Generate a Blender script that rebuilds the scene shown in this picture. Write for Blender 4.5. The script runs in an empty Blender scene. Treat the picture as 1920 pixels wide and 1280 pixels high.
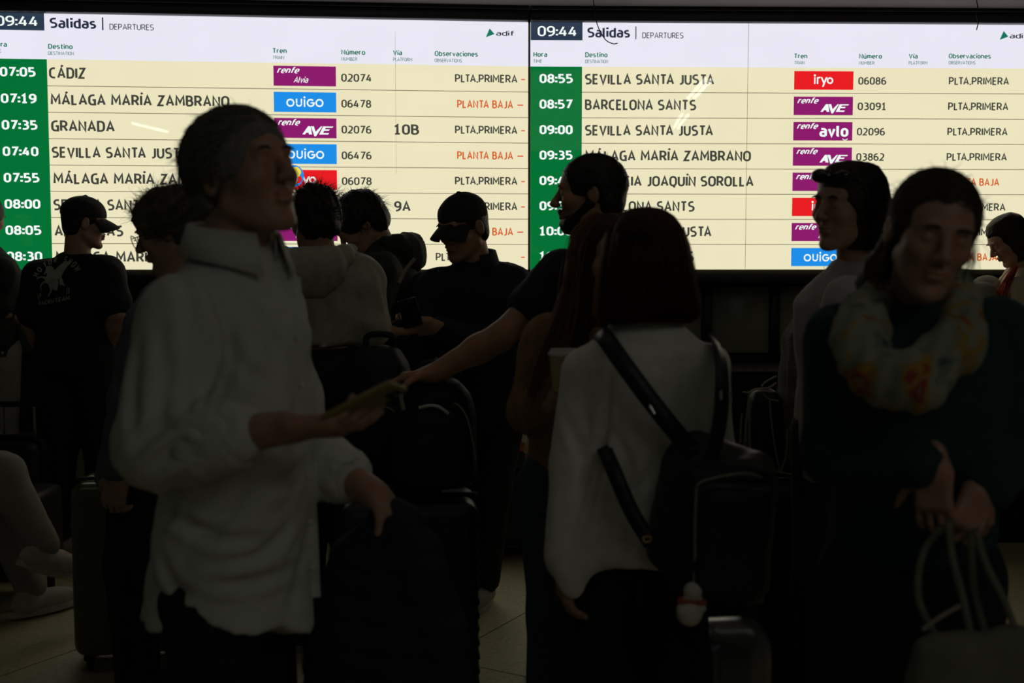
import bpy, bmesh, math, random
import numpy as np
from mathutils import Vector, Matrix, Euler
from mathutils.bvhtree import BVHTree
S = bpy.context.scene
COL = S.collection
random.seed(7)
rng = np.random.default_rng(11)

# ------------------------------------------------------------------ camera
F_PX, PITCH, CAM_Z = 2080.0, math.atan(140/2080.0), 1.44
cd = bpy.data.cameras.new('camera'); cam = bpy.data.objects.new('camera', cd); COL.objects.link(cam)
cam.location = (0, 0, CAM_Z); cam.rotation_euler = (math.pi/2 - PITCH, 0, 0)
cd.sensor_width = 36; cd.lens = F_PX/1920*36; cd.clip_end = 60
cd.dof.use_dof = True; cd.dof.focus_distance = 5.2; cd.dof.aperture_fstop = 2.9
S.camera = cam
S.view_settings.view_transform = 'Standard'; S.view_settings.look = 'None'
S.view_settings.exposure = 0; S.view_settings.gamma = 1; S.view_settings.use_curve_mapping = False

# ------------------------------------------------------------------ world and room light
W = bpy.data.worlds.new('world'); S.world = W; W.use_nodes = True
W.node_tree.nodes['Background'].inputs[0].default_value = (.92, 1.0, .84, 1)
W.node_tree.nodes['Background'].inputs[1].default_value = .013
ld = bpy.data.lights.new('hall_fill_light', 'AREA'); ld.shape = 'RECTANGLE'; ld.size = 3.2; ld.size_y = 2.0  # unseen area fill, added to stand in for the hall's ceiling lamps
ld.energy = 4.0; ld.color = (.96, 1.0, .88)
lo = bpy.data.objects.new('hall_fill_light', ld); COL.objects.link(lo)
lo.location = (1.0, -.6, 3.7); lo.rotation_euler = (Vector((.1, 2.9, 1.3))-Vector(lo.location)).to_track_quat('-Z', 'Y').to_euler()

l2 = bpy.data.lights.new('mid_fill_light', 'AREA'); l2.shape = 'RECTANGLE'; l2.size = 7; l2.size_y = 1.6; l2.energy = 4.0; l2.color = (1.0, .97, .82)  # second unseen fill, added to brighten the people further back
lo2 = bpy.data.objects.new('mid_fill_light', l2); COL.objects.link(lo2); lo2.location = (0, 3.4, 3.7); lo2.rotation_euler = (math.radians(14), 0, 0)

# ------------------------------------------------------------------ helpers
def P(u, v, Y):
    "the point of the vertical plane y = Y that stands where the photograph has (u, v)"
    x = (u-960)/F_PX; y = -(v-640)/F_PX
    c, s = math.cos(PITCH), math.sin(PITCH)
    dy = c + y*s; dz = -s + y*c; t = Y/dy
    return Vector((x*t, Y, CAM_Z + dz*t))

def link(name, me, m=None, parent=None, smooth=False):
    o = bpy.data.objects.new(name, me); COL.objects.link(o)
    if m is not None: me.materials.clear(); me.materials.append(m)
    if parent is not None:
        o.parent = parent
        o.matrix_parent_inverse = parent.matrix_basis.inverted()
    if smooth: me.polygons.foreach_set('use_smooth', np.ones(len(me.polygons), bool))
    return o
def tag(o, label=None, cat=None, group=None, kind=None):
    for k, v in (('label', label), ('category', cat), ('group', group), ('kind', kind)):
        if v: o[k] = v
    return o
def empty(name, loc, label, cat, group=None):
    o = bpy.data.objects.new(name, None); COL.objects.link(o); o.location = loc; o.empty_display_size = .1
    return tag(o, label, cat, group)
def pymesh(v, f, name='m'):
    me = bpy.data.meshes.new(name); me.from_pydata([tuple(a) for a in v], [], f); me.update(); return me
def npmesh(v, q, name='m'):
    me = bpy.data.meshes.new(name); n = q.shape[1]
    me.vertices.add(len(v)); me.vertices.foreach_set('co', np.ascontiguousarray(v, np.float32).ravel())
    me.loops.add(q.size); me.loops.foreach_set('vertex_index', q.astype(np.int32).ravel())
    me.polygons.add(len(q)); me.polygons.foreach_set('loop_start', np.arange(0, q.size, n, dtype=np.int32))
    me.update(calc_edges=True); me.validate(); return me

def mat(name, col, rough=.8, metal=0, spec=.3, vary=.12, scale=30, bump=0., bscale=None, coat=0, sheen=0, trans=0):
    m = bpy.data.materials.new(name); m.use_nodes = True; nt = m.node_tree; b = nt.nodes['Principled BSDF']
    b.inputs['Roughness'].default_value = rough; b.inputs['Metallic'].default_value = metal
    b.inputs['Specular IOR Level'].default_value = spec; b.inputs['Coat Weight'].default_value = coat
    b.inputs['Sheen Weight'].default_value = sheen
    tc = nt.nodes.new('ShaderNodeTexCoord')
    if vary:
        n = nt.nodes.new('ShaderNodeTexNoise'); n.inputs['Scale'].default_value = scale; n.inputs['Detail'].default_value = 4
        nt.links.new(tc.outputs['Object'], n.inputs['Vector'])
        r = nt.nodes.new('ShaderNodeValToRGB'); r.color_ramp.elements[0].position = .3; r.color_ramp.elements[1].position = .7
        r.color_ramp.elements[0].color = tuple(c*(1-vary) for c in col)+(1,)
        r.color_ramp.elements[1].color = tuple(min(1, c*(1+vary)) for c in col)+(1,)
        nt.links.new(n.outputs['Fac'], r.inputs[0]); nt.links.new(r.outputs[0], b.inputs['Base Color'])
    else: b.inputs['Base Color'].default_value = tuple(col)+(1,)
    if bump:
        n2 = nt.nodes.new('ShaderNodeTexNoise'); n2.inputs['Scale'].default_value = bscale or 120; n2.inputs['Detail'].default_value = 3
        nt.links.new(tc.outputs['Object'], n2.inputs['Vector'])
        bp = nt.nodes.new('ShaderNodeBump'); bp.inputs['Strength'].default_value = bump; bp.inputs['Distance'].default_value = .01
        nt.links.new(n2.outputs['Fac'], bp.inputs['Height']); nt.links.new(bp.outputs[0], b.inputs['Normal'])
    if trans:
        t = nt.nodes.new('ShaderNodeBsdfTranslucent'); t.inputs[0].default_value = tuple(min(1, c*1.6) for c in col)+(1,)
        mx = nt.nodes.new('ShaderNodeMixShader'); mx.inputs[0].default_value = trans
        out = nt.nodes['Material Output']
        nt.links.new(b.outputs[0], mx.inputs[1]); nt.links.new(t.outputs[0], mx.inputs[2]); nt.links.new(mx.outputs[0], out.inputs[0])
    return m
def emit(name, col, strength=1., tex=False):
    m = bpy.data.materials.new(name); m.use_nodes = True; nt = m.node_tree; nt.nodes.remove(nt.nodes['Principled BSDF'])
    e = nt.nodes.new('ShaderNodeEmission'); e.inputs[0].default_value = tuple(col)+(1,); e.inputs[1].default_value = strength
    if tex:   # faint unevenness of the LED modules
        tc = nt.nodes.new('ShaderNodeTexCoord'); vals = []
        for d, sc in (('X', 66), ('Z', 66)):
            w = nt.nodes.new('ShaderNodeTexWave'); w.bands_direction = d; w.inputs['Scale'].default_value = sc
            nt.links.new(tc.outputs['Object'], w.inputs['Vector']); vals.append(w)
        n = nt.nodes.new('ShaderNodeTexNoise'); n.inputs['Scale'].default_value = 3
        nt.links.new(tc.outputs['Object'], n.inputs['Vector'])
        a = nt.nodes.new('ShaderNodeMath'); nt.links.new(vals[0].outputs['Fac'], a.inputs[0]); nt.links.new(vals[1].outputs['Fac'], a.inputs[1])
        b = nt.nodes.new('ShaderNodeMath'); b.operation = 'MULTIPLY_ADD'; nt.links.new(a.outputs[0], b.inputs[0]); b.inputs[1].default_value = .04; b.inputs[2].default_value = .93
        c = nt.nodes.new('ShaderNodeMath'); c.operation = 'MULTIPLY_ADD'; nt.links.new(n.outputs['Fac'], c.inputs[0]); c.inputs[1].default_value = .06; nt.links.new(b.outputs[0], c.inputs[2])
        d = nt.nodes.new('ShaderNodeMath'); d.operation = 'MULTIPLY'; nt.links.new(c.outputs[0], d.inputs[0]); d.inputs[1].default_value = strength
        nt.links.new(d.outputs[0], e.inputs[1])
    nt.links.new(e.outputs[0], nt.nodes['Material Output'].inputs[0]); return m
def srgb(r, g, b):
    f = lambda c: 1.05*(c/255/12.92) if c/255 <= .04045 else 1.05*((c/255+.055)/1.055)**2.4
    return (f(r), f(g), f(b))

def boxv(lo, hi):
    x0, y0, z0 = lo; x1, y1, z1 = hi
    return [(x0,y0,z0),(x1,y0,z0),(x1,y1,z0),(x0,y1,z0),(x0,y0,z1),(x1,y0,z1),(x1,y1,z1),(x0,y1,z1)], \
           [(0,3,2,1),(4,5,6,7),(0,1,5,4),(1,2,6,5),(2,3,7,6),(3,0,4,7)]
def box(name, lo, hi, m, parent=None, bevel=0, rot=None, seg=2):
    "box from two corners; with rot = Matrix the corners are local to it"
    v, f = boxv(lo, hi); me = pymesh(v, f)
    if bevel:
        bm = bmesh.new(); bm.from_mesh(me); bmesh.ops.bevel(bm, geom=bm.edges[:], offset=bevel, segments=seg, affect='EDGES', profile=.5); bm.to_mesh(me); bm.free()
    if rot is not None: me.transform(rot)
    return link(name, me, m, parent, smooth=bool(bevel))
def tube_mesh(paths, rad, sides=3):
    "paths (N,S,3), rad scalar or (S,) or (N,S): one mesh of thin tubes"
    paths = np.asarray(paths, float); N, K, _ = paths.shape
    d = np.gradient(paths, axis=1); d /= np.linalg.norm(d, axis=2, keepdims=True)+1e-9
    up = np.where(np.abs(d[..., 2:3]) > .9, np.array([1., 0, 0]), np.array([0, 0, 1.]))
    a = np.cross(d, up); a /= np.linalg.norm(a, axis=2, keepdims=True)+1e-9; b = np.cross(d, a)
    r = np.broadcast_to(np.asarray(rad, float), (N, K))[..., None]
    V = np.stack([paths + r*(math.cos(t)*a + math.sin(t)*b) for t in np.arange(sides)*2*math.pi/sides], 2)  # N,K,sides,3
    idx = np.arange(N*K*sides).reshape(N, K, sides); nx = np.roll(idx, -1, axis=2)
    q = np.stack([idx[:, :-1], idx[:, 1:], nx[:, 1:], nx[:, :-1]], -1).reshape(-1, 4)
    return npmesh(V.reshape(-1, 3), q)
def spline(pts, n=24):
    pts = np.array([tuple(p) for p in pts], float)
    if len(pts) < 3: return pts[0] + np.linspace(0, 1, n)[:, None]*(pts[-1]-pts[0])
    e = np.vstack([2*pts[0]-pts[1], pts, 2*pts[-1]-pts[-2]]); out = []
    for t in np.linspace(0, len(pts)-1-1e-6, n):
        i = int(t); f = t-i; a, b, c, d = e[i:i+4]
        out.append(.5*((2*b)+(-a+c)*f+(2*a-5*b+4*c-d)*f*f+(-a+3*b-3*c+d)*f**3))
    return np.array(out)
def tube(name, pts, rad, m, parent=None, sides=8, n=24):
    return link(name, tube_mesh([spline(pts, n)], rad, sides), m, parent, smooth=True)
def strap(name, pts, width, m, parent=None, nrm=(0, -1, 0), th=.004, n=24):
    "a flat band along pts, its faces looking along nrm"
    p = spline(pts, n); d = np.gradient(p, axis=0); d /= np.linalg.norm(d, axis=1, keepdims=True)
    w = np.asarray(nrm, float); s = np.cross(d, w); s /= np.linalg.norm(s, axis=1, keepdims=True)+1e-9; w2 = np.cross(s, d)
    V = np.stack([p-s*width/2-w2*th/2, p+s*width/2-w2*th/2, p+s*width/2+w2*th/2, p-s*width/2+w2*th/2], 1)
    idx = np.arange(n*4).reshape(1, n, 4); nx = np.roll(idx, -1, axis=2)
    q = np.stack([idx[:, :-1], idx[:, 1:], nx[:, 1:], nx[:, :-1]], -1).reshape(-1, 4)
    q = np.vstack([q, [[3, 2, 1, 0]], [[n*4-4, n*4-3, n*4-2, n*4-1]]])
    return link(name, npmesh(V.reshape(-1, 3), q), m, parent)

# ------------------------------------------------------------------ signed-distance bodies, meshed with surface nets
def V3(*a): return np.array(a, float)
def arr(p): return np.array(tuple(p), float)
def _put(op, fn, lo, hi, k): return (op, fn, lo-k-.02, hi+k+.02, k)
def ell(c, r, R=None, k=.02, op='u'):
    c = arr(c); r = arr(r); R = np.eye(3) if R is None else np.asarray(R, float)
    ext = np.sqrt((R**2) @ (r**2))
    def fn(x, y, z):
        dx, dy, dz = x-c[0], y-c[1], z-c[2]
        a = (R[0,0]*dx+R[1,0]*dy+R[2,0]*dz); b = (R[0,1]*dx+R[1,1]*dy+R[2,1]*dz); e = (R[0,2]*dx+R[1,2]*dy+R[2,2]*dz)
        k0 = np.sqrt((a/r[0])**2+(b/r[1])**2+(e/r[2])**2); k1 = np.sqrt((a/r[0]**2)**2+(b/r[1]**2)**2+(e/r[2]**2)**2)+1e-9
        return k0*(k0-1)/k1
    return _put(op, fn, c-ext, c+ext, k)
def cap(a, b, ra, rb=None, k=.02, op='u', flat=None):
    a = arr(a); b = arr(b); rb = ra if rb is None else rb; ba = b-a; L2 = max(ba@ba, 1e-9); rm = max(ra, rb)*(1.0 if flat is None else 1.0)
    def fn(x, y, z):
        dx, dy, dz = x-a[0], y-a[1], z-a[2]
        t = np.clip((dx*ba[0]+dy*ba[1]+dz*ba[2])/L2, 0, 1)
        ex, ey, ez = dx-t*ba[0], dy-t*ba[1], dz-t*ba[2]
        if flat is not None:
            n, s = flat; q = (ex*n[0]+ey*n[1]+ez*n[2])*(1/s-1)
            ex, ey, ez = ex+q*n[0], ey+q*n[1], ez+q*n[2]
            return (np.sqrt(ex*ex+ey*ey+ez*ez)-(ra+(rb-ra)*t))*min(1, s*1.3)
        return np.sqrt(ex*ex+ey*ey+ez*ez)-(ra+(rb-ra)*t)
    return _put(op, fn, np.minimum(a, b)-rm, np.maximum(a, b)+rm, k)
def loft(o, R, secs, k=.02, op='u', n=2.4, rnd=.02):
    "sections (t, cu, cv, ru, rv) along the third column of R"
    o = arr(o); R = np.asarray(R, float); s = np.array(secs, float)
    cor = [o + R @ np.array([c[1]+a*c[3], c[2]+b*c[4], c[0]]) for c in s for a in (-1, 1) for b in (-1, 1)]
    def fn(x, y, z):
        dx, dy, dz = x-o[0], y-o[1], z-o[2]
        a = (R[0,0]*dx+R[1,0]*dy+R[2,0]*dz); b = (R[0,1]*dx+R[1,1]*dy+R[2,1]*dz); t = (R[0,2]*dx+R[1,2]*dy+R[2,2]*dz)
        I = [np.interp(t, s[:, 0], s[:, i]) for i in (1, 2, 3, 4)]
        q = (np.abs((a-I[0])/I[2])**n+np.abs((b-I[1])/I[3])**n)**(1/n)
        d = (q-1)*np.minimum(I[2], I[3]); e = np.abs(t-(s[0,0]+s[-1,0])/2)-(s[-1,0]-s[0,0])/2
        return np.minimum(np.maximum(d, e), 0)+np.sqrt(np.maximum(d+rnd, 0)**2+np.maximum(e+rnd, 0)**2)-rnd*((d > -rnd) | (e > -rnd))
    return _put(op, fn, np.min(cor, 0), np.max(cor, 0), k)
def rbox(c, h, R=None, r=.02, k=.005, op='u'):
    c = arr(c); h = arr(h)-r; R = np.eye(3) if R is None else np.asarray(R, float); ext = np.abs(R) @ (h+r)
    def fn(x, y, z):
        dx, dy, dz = x-c[0], y-c[1], z-c[2]
        q = [np.abs(R[0,i]*dx+R[1,i]*dy+R[2,i]*dz)-h[i] for i in range(3)]
        return np.sqrt(sum(np.maximum(a, 0)**2 for a in q))+np.minimum(np.maximum(np.maximum(q[0], q[1]), q[2]), 0)-r
    return _put(op, fn, c-ext, c+ext, k)
def folds(amp, freq, seed, stretch=(1, 1, .45), ridge=.5):
    r = np.random.default_rng(seed); D = [(r.normal(size=3)*np.array(stretch)*freq*s, r.uniform(0, 6.3), a) for s, a in ((1, 1), (1.7, .6), (2.9, .35), (4.6, .2))]
    def fn(x, y, z):
        w = .6*np.sin(9*x+5*z)+.6*np.sin(7*y-6*z+1); g = 0
        for d, ph, a in D:
            q = np.sin(d[0]*x+d[1]*y+d[2]*z+ph+w); g = g+a*((1-ridge)*q+ridge*(1-2*np.abs(q)))
        return amp*g
    return fn
def axis(lo, hi, coarse, fine):
    out = [lo]; x = lo
    while x < hi:
        h = coarse
        for a, b, f in fine:
            if a-coarse < x < b: h = min(h, f)
        x += h; out.append(x)
    return np.array(out)
def sdf_mesh(ops, res, fine=(), noise=None, zmin=None):
    "fine: list of (lo, hi, res) boxes"
    lo = np.min([o[2] for o in ops if o[0] == 'u'], 0); hi = np.max([o[3] for o in ops if o[0] == 'u'], 0)
    A = [axis(lo[i], hi[i], res, [(f[0][i], f[1][i], f[2]) for f in fine]) for i in range(3)]
    Fd = np.full([len(a) for a in A], .5, np.float32)
    for op, fn, l, h, k in ops:
        sl = []
        for i in range(3):
            i0 = max(0, np.searchsorted(A[i], l[i])-1); i1 = min(len(A[i]), np.searchsorted(A[i], h[i])+1); sl.append(slice(i0, i1))
        if any(s.stop-s.start < 2 for s in sl): continue
        x = A[0][sl[0]][:, None, None]; y = A[1][sl[1]][None, :, None]; z = A[2][sl[2]][None, None, :]
        d = fn(x, y, z).astype(np.float32); c = Fd[tuple(sl)]
        if op == 'u': hh = np.maximum(k-np.abs(c-d), 0)/k; r = np.minimum(c, d)-hh*hh*k*.25
        elif op == 's': d = -d; hh = np.maximum(k-np.abs(c-d), 0)/k; r = np.maximum(c, d)+hh*hh*k*.25
        else: r = np.where(np.abs(c) < .05, c+d, c)
        Fd[tuple(sl)] = r
    if noise is not None:
        m = np.nonzero(np.abs(Fd) < .03); x, y, z = A[0][m[0]], A[1][m[1]], A[2][m[2]]
        Fd[m] += noise(x, y, z).astype(np.float32)
    if zmin is not None: Fd = np.maximum(Fd, (zmin-A[2])[None, None, :].astype(np.float32))
    Fd[0] = Fd[-1] = .5; Fd[:, 0] = Fd[:, -1] = .5; Fd[:, :, 0] = Fd[:, :, -1] = .5
    s = Fd < 0; n = np.zeros([q-1 for q in s.shape], np.int8)
    cs = [(a, b, c) for a in (0, 1) for b in (0, 1) for c in (0, 1)]
    for a, b, c in cs: n += s[a:s.shape[0]-1+a, b:s.shape[1]-1+b, c:s.shape[2]-1+c]
    I = np.nonzero((n > 0) & (n < 8)); idx = np.full(n.shape, -1, np.int64); idx[I] = np.arange(len(I[0]))
    fv = {c: Fd[I[0]+c[0], I[1]+c[1], I[2]+c[2]] for c in cs}
    pos = np.zeros((len(I[0]), 3)); cnt = np.zeros(len(I[0]))
    for a in cs:
        for ax in range(3):
            if a[ax]: continue
            b = list(a); b[ax] = 1; fa, fb = fv[a], fv[tuple(b)]; m = (fa < 0) != (fb < 0)
            t = np.where(m, fa/np.where(m, fa-fb, 1), 0)
            for j in range(3): pos[:, j] += m*((t if j == ax else a[j]))
            cnt += m
    pos /= cnt[:, None]
    for j in range(3): pos[:, j] = A[j][I[j]]+pos[:, j]*(A[j][I[j]+1]-A[j][I[j]])
    Q = []
    for ax in range(3):
        o1, o2 = (ax+1) % 3, (ax+2) % 3
        sa = [slice(1, -1)]*3; sb = [slice(1, -1)]*3; sa[ax] = slice(0, -1); sb[ax] = slice(1, None)
        A1, B1 = s[tuple(sa)], s[tuple(sb)]; E = np.nonzero(A1 != B1); ins = A1[E]
        g = [E[0]+(0 if ax == 0 else 1), E[1]+(0 if ax == 1 else 1), E[2]+(0 if ax == 2 else 1)]
        def cell(d1, d2):
            h = [g[0], g[1], g[2]]; h[o1] = h[o1]+d1; h[o2] = h[o2]+d2; return idx[h[0], h[1], h[2]]
        q = np.stack([cell(-1, -1), cell(0, -1), cell(0, 0), cell(-1, 0)], 1)
        q[~ins] = q[~ins][:, ::-1]; Q.append(q)
    return pos, np.vstack(Q)
def solid(name, ops, res, m, parent=None, base=None, **kw):
    v, q = sdf_mesh(ops, res, **kw)
    if base is not None: v = v-np.array(tuple(base))
    me = npmesh(v, q); o = link(name, me, m, parent, smooth=True)
    if base is not None: o.location = base
    return o

def rot(yaw, pitch=0, roll=0):
    "columns right, forward, up; yaw 0 looks away from the camera, 90 to the left, 180 at the camera"
    return np.array((Matrix.Rotation(math.radians(yaw), 3, 'Z') @ Matrix.Rotation(math.radians(pitch), 3, 'X') @ Matrix.Rotation(math.radians(roll), 3, 'Y')))
def head_ops(c, R, s=1., fem=0, nose=1.):
    c = arr(c); T = lambda p: c+R @ (np.array(p, float)*s); o = []
    E = lambda p, r, k=.02, op='u', R2=None: o.append(ell(T(p), np.array(r)*s, R if R2 is None else R @ R2, k*s, op))
    C = lambda a, b, ra, rb, k=.02: o.append(cap(T(a), T(b), ra*s, rb*s, k*s))
    E((0, -.016, .031), (.074, .094, .084)); E((0, .038, .035), (.058, .046, .055)); E((0, .026, -.03), (.059, .06, .07)); E((0, .028, -.074), (.047-.004*fem, .05, .036))
    for q in (-1, 1):
        C((q*(.05-.003*fem), -.005, -.052), (q*.017, .064, -.1), .018-.003*fem, .013); E((q*.04, .056, -.016), (.023, .028, .023))
    E((0, .073, -.1), (.019, .017, .016), .015)
    C((-.034, .079, .029), (.034, .079, .029), .0125-.003*fem, .0125-.003*fem, .012)
    for q in (-1, 1):
        E((q*.031, .1, .01), (.018, .016, .012), .01, 's'); E((q*.031, .0755, .008), (.0145, .0125, .0115), .004)
        E((q*.078, -.01, .0), (.0085, .019, .031), .008, 'u', np.array(Matrix.Rotation(-.2, 3, 'X') @ Matrix.Rotation(q*.25, 3, 'Z'))); E((q*.087, -.004, .004), (.005, .01, .017), .004, 's')
    C((0, .083, .022), (0, .105+.003*nose, -.02), .0075, .0115*nose**.5, .01)
    for q in (-1, 1): E((q*.0115, .099, -.025), (.0085, .011, .008), .006)
    E((0, .088, -.051), (.023, .011, .0065), .006); E((0, .0855, -.0635), (.02, .0115, .0075), .006); E((0, .103, -.0573), (.022, .009, .0022), .003, 's')
    return o
def hand_ops(w, d, n, side, curl=(.5, .5, .5, .5), tc=.4, spread=.1, s=1., tout=.75):
    "w wrist, d finger direction, n where the palm looks, side = +1/-1 for the thumb along cross(d, n)"
    w, d, n = arr(w), arr(d), arr(n); d /= np.linalg.norm(d); n -= d*(n@d); n /= np.linalg.norm(n); t = np.cross(d, n)*side; o = []
    R = np.stack([t, d, n], 1)
    o.append(cap(w-d*.03*s, w+d*.02*s, .027*s, .029*s, .02, flat=(n, .75)))
    o.append(rbox(w+d*.055*s, np.array((.042, .05, .0155))*s, R, .0145*s, .02))
    for i, (off, L) in enumerate(((.033, .074), (.011, .083), (-.011, .077), (-.032, .061))):
        p = w+(d*(.096-.004*abs(i-1))+t*off)*s; a = 0; sp = spread*(1.5-i)*.5
        dd = d+t*sp; dd /= np.linalg.norm(dd)
        for j, (fr, ca) in enumerate(((.44, .55), (.31, .8), (.25, .55))):
            a += curl[i]*ca*1.2; q = p+(dd*math.cos(a)+n*math.sin(a))*L*fr*s
            o.append(cap(p, q, (.0092-.0008*j)*s, (.0086-.001*j)*s, .004)); p = q
    p = w+(d*.022+t*.03)*s; dd = d*math.cos(tout)+t*math.sin(tout)
    for j, L in enumerate((.04, .034, .028)):
        e = dd*math.cos(tc*j)+n*math.sin(tc*(j+.6))+d*.15*j; e /= np.linalg.norm(e); q = p+e*L*s; o.append(cap(p, q, (.0135-.002*j)*s, (.0115-.002*j)*s, .006)); p = q
    return o
def hair_cap(c, R, s=1., th=.012, low=-.03, fringe=.05, top=0.):
    c = arr(c); T = lambda p: c+R @ (np.array(p, float)*s)
    return [ell(T((0, -.018, .034+top)), np.array((.076+th, .096+th, .084+th))*s, R, .02),
            ell(T((0, -.05, low)), np.array((.064+th, .05+th, .05))*s, R, .03),
            ell(T((0, .125, -.075+fringe*.5)), np.array((.11, .085, .1+fringe*.2))*s, R, .015, 's'),
            rbox(T((0, .06, -.12)), np.array((.2, .09, .11))*s, R, .02, .02, 's')]
def tufts(name, c, R, s, m, parent, N, L, curl=.0, mask=None, th=.012, rad=.0009, seed=1, fall=.3, sweep=(0, 0, 0), steps=7):
    "short strands standing out of the hair mass; mask(dir) keeps directions in head space"
    r = np.random.default_rng(seed); d = r.normal(size=(N*6, 3)); d /= np.linalg.norm(d, axis=1, keepdims=True)
    k = (d[:, 2] > -.45) & ~((d[:, 1] > .35) & (d[:, 2] < .45))
    if mask is not None: k &= mask(d)
    d = d[k][:N]; root = d*np.array((.074+th, .094+th, .082+th))+np.array((0, -.018, .034)); t = np.linspace(0, 1, steps)[None, :, None]
    ln = r.uniform(.4, 1.2, (len(d), 1, 1))*L; j = r.normal(size=(len(d), 1, 3))*.45
    p = root[:, None]*.97+(d[:, None]+j)*ln*t+np.array((0, 0, -fall))*ln*t*t+np.array(sweep)*ln*t**1.5
    if curl: ph = r.uniform(0, 6.3, (len(d), 1, 1)); p = p+curl*np.concatenate([np.sin(ph+9*t), np.cos(ph+8*t), np.sin(ph*2+7*t)], 2)*t
    p = arr(c)+(p*s) @ R.T
    o = link(name, tube_mesh(p, rad*(1.05-t[0, :, 0]), 3), m, parent); o['kind'] = 'stuff'; return o
def comb(name, c, R, s, m, parent, N, L, th=.012, flow=(0, -1, -.35), lift=.25, jit=.25, line=(.02, .085), rad=.0009, seed=1, steps=9, nape=-.07, part=None):
    "strands that lie on the head and follow flow; line = how far forward the hair starts at the ears and above the forehead"
    r = np.random.default_rng(seed); d = r.normal(size=(N*5, 3)); d /= np.linalg.norm(d, axis=1, keepdims=True); rad0 = np.array((.074+th, .094+th, .082+th)); o0 = np.array((0, -.018, .034))
    p = d*rad0+o0; lim = np.interp(p[:, 2], [.03, .085], line); k = (p[:, 1] < lim) & (p[:, 2] > np.interp(p[:, 1], [-.03, .02], [nape, -.005])); d = d[k][:N]; n = len(d)
    g0 = np.array(flow, float)+r.normal(size=(n, 3))*jit
    if part is not None: g0[:, 0] += np.where(d[:, 0]*rad0[0] > part, 1., -1.)*.9*(d[:, 2] > .1)
    q = d*(rad0-.006); out = [q]; st = L*r.uniform(.6, 1.2, (n, 1))/steps; ht = r.uniform(0, 1, (n, 1))
    for i in range(steps):
        g = g0-(np.abs(out[-1][:, 1:2]) < 9)*np.array((0, 0, .9))*np.clip(.02-out[-1][:, 2:3], 0, .05)*20; nn = q/rad0**2; nn /= np.linalg.norm(nn, axis=1, keepdims=True); g = g-nn*(g*nn).sum(1, keepdims=True); g /= np.linalg.norm(g, axis=1, keepdims=True)+1e-9
        q = q+g*st; q = q/np.linalg.norm(q/rad0, axis=1, keepdims=True); out.append(q*(1+lift*.1*(ht*(i+1)/steps)**1.5+.02*r.normal(size=(n, 1))*.3))
    P_ = np.stack(out, 1)+o0; P_ = arr(c)+(P_*s) @ R.T
    o = link(name, tube_mesh(P_, rad*np.linspace(1, .35, steps+1), 3), m, parent); o['kind'] = 'stuff'; return o
def unit(v): v = arr(v); return v/np.linalg.norm(v)

def crease(o, lines, depth=.010, width=.012):
    "press folds into a garment along lines given on its camera side; a ridge rises on either side of each"
    me = o.data; n = len(me.vertices); V = np.zeros(n*3); me.vertices.foreach_get('co', V); V = V.reshape(-1, 3); N = np.zeros(n*3); me.vertices.foreach_get('normal', N); N = N.reshape(-1, 3)
    bv = BVHTree.FromPolygons([tuple(v) for v in V], [p.vertices[:] for p in me.polygons]); c = Vector((0, 0, CAM_Z)); D_ = np.zeros(n)
    for ln in lines:
        k = ln[0] if isinstance(ln[0], (int, float)) else 1.; pts = []
        for q in spline([(a, b, 0) for a, b in (ln[1:] if isinstance(ln[0], (int, float)) else ln)], 26):
            h = bv.ray_cast(c, (P(q[0], q[1], 1.)-c).normalized())[0]
            if h is not None: pts.append(tuple(h))
        if len(pts) < 3: continue
        pts = np.array(pts); d = np.full(n, 9.); w_at = np.zeros(n); m = np.all((V > pts.min(0)-.08) & (V < pts.max(0)+.08), axis=1); idx = np.nonzero(m)[0]
        a, b = pts[:-1], pts[1:]; ab = b-a; L2 = (ab**2).sum(1)+1e-12
        pv = V[idx][:, None]-a[None]; t = np.clip((pv*ab).sum(2)/L2, 0, 1); dist = np.linalg.norm(pv-t[..., None]*ab, axis=2); j = dist.argmin(1); dm = dist[np.arange(len(idx)), j]
        s = (j+t[np.arange(len(idx)), j])/len(ab); env = np.sin(np.pi*np.clip(s, .03, .97))**.6
        D_[idx] += k*env*(-np.exp(-(dm/width)**2)+.62*np.exp(-((dm-1.9*width)/width)**2))
    V += N*(np.clip(D_, -1.5, 1.2)*depth)[:, None]; me.vertices.foreach_set('co', V.astype(np.float32).ravel()); me.update()

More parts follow.
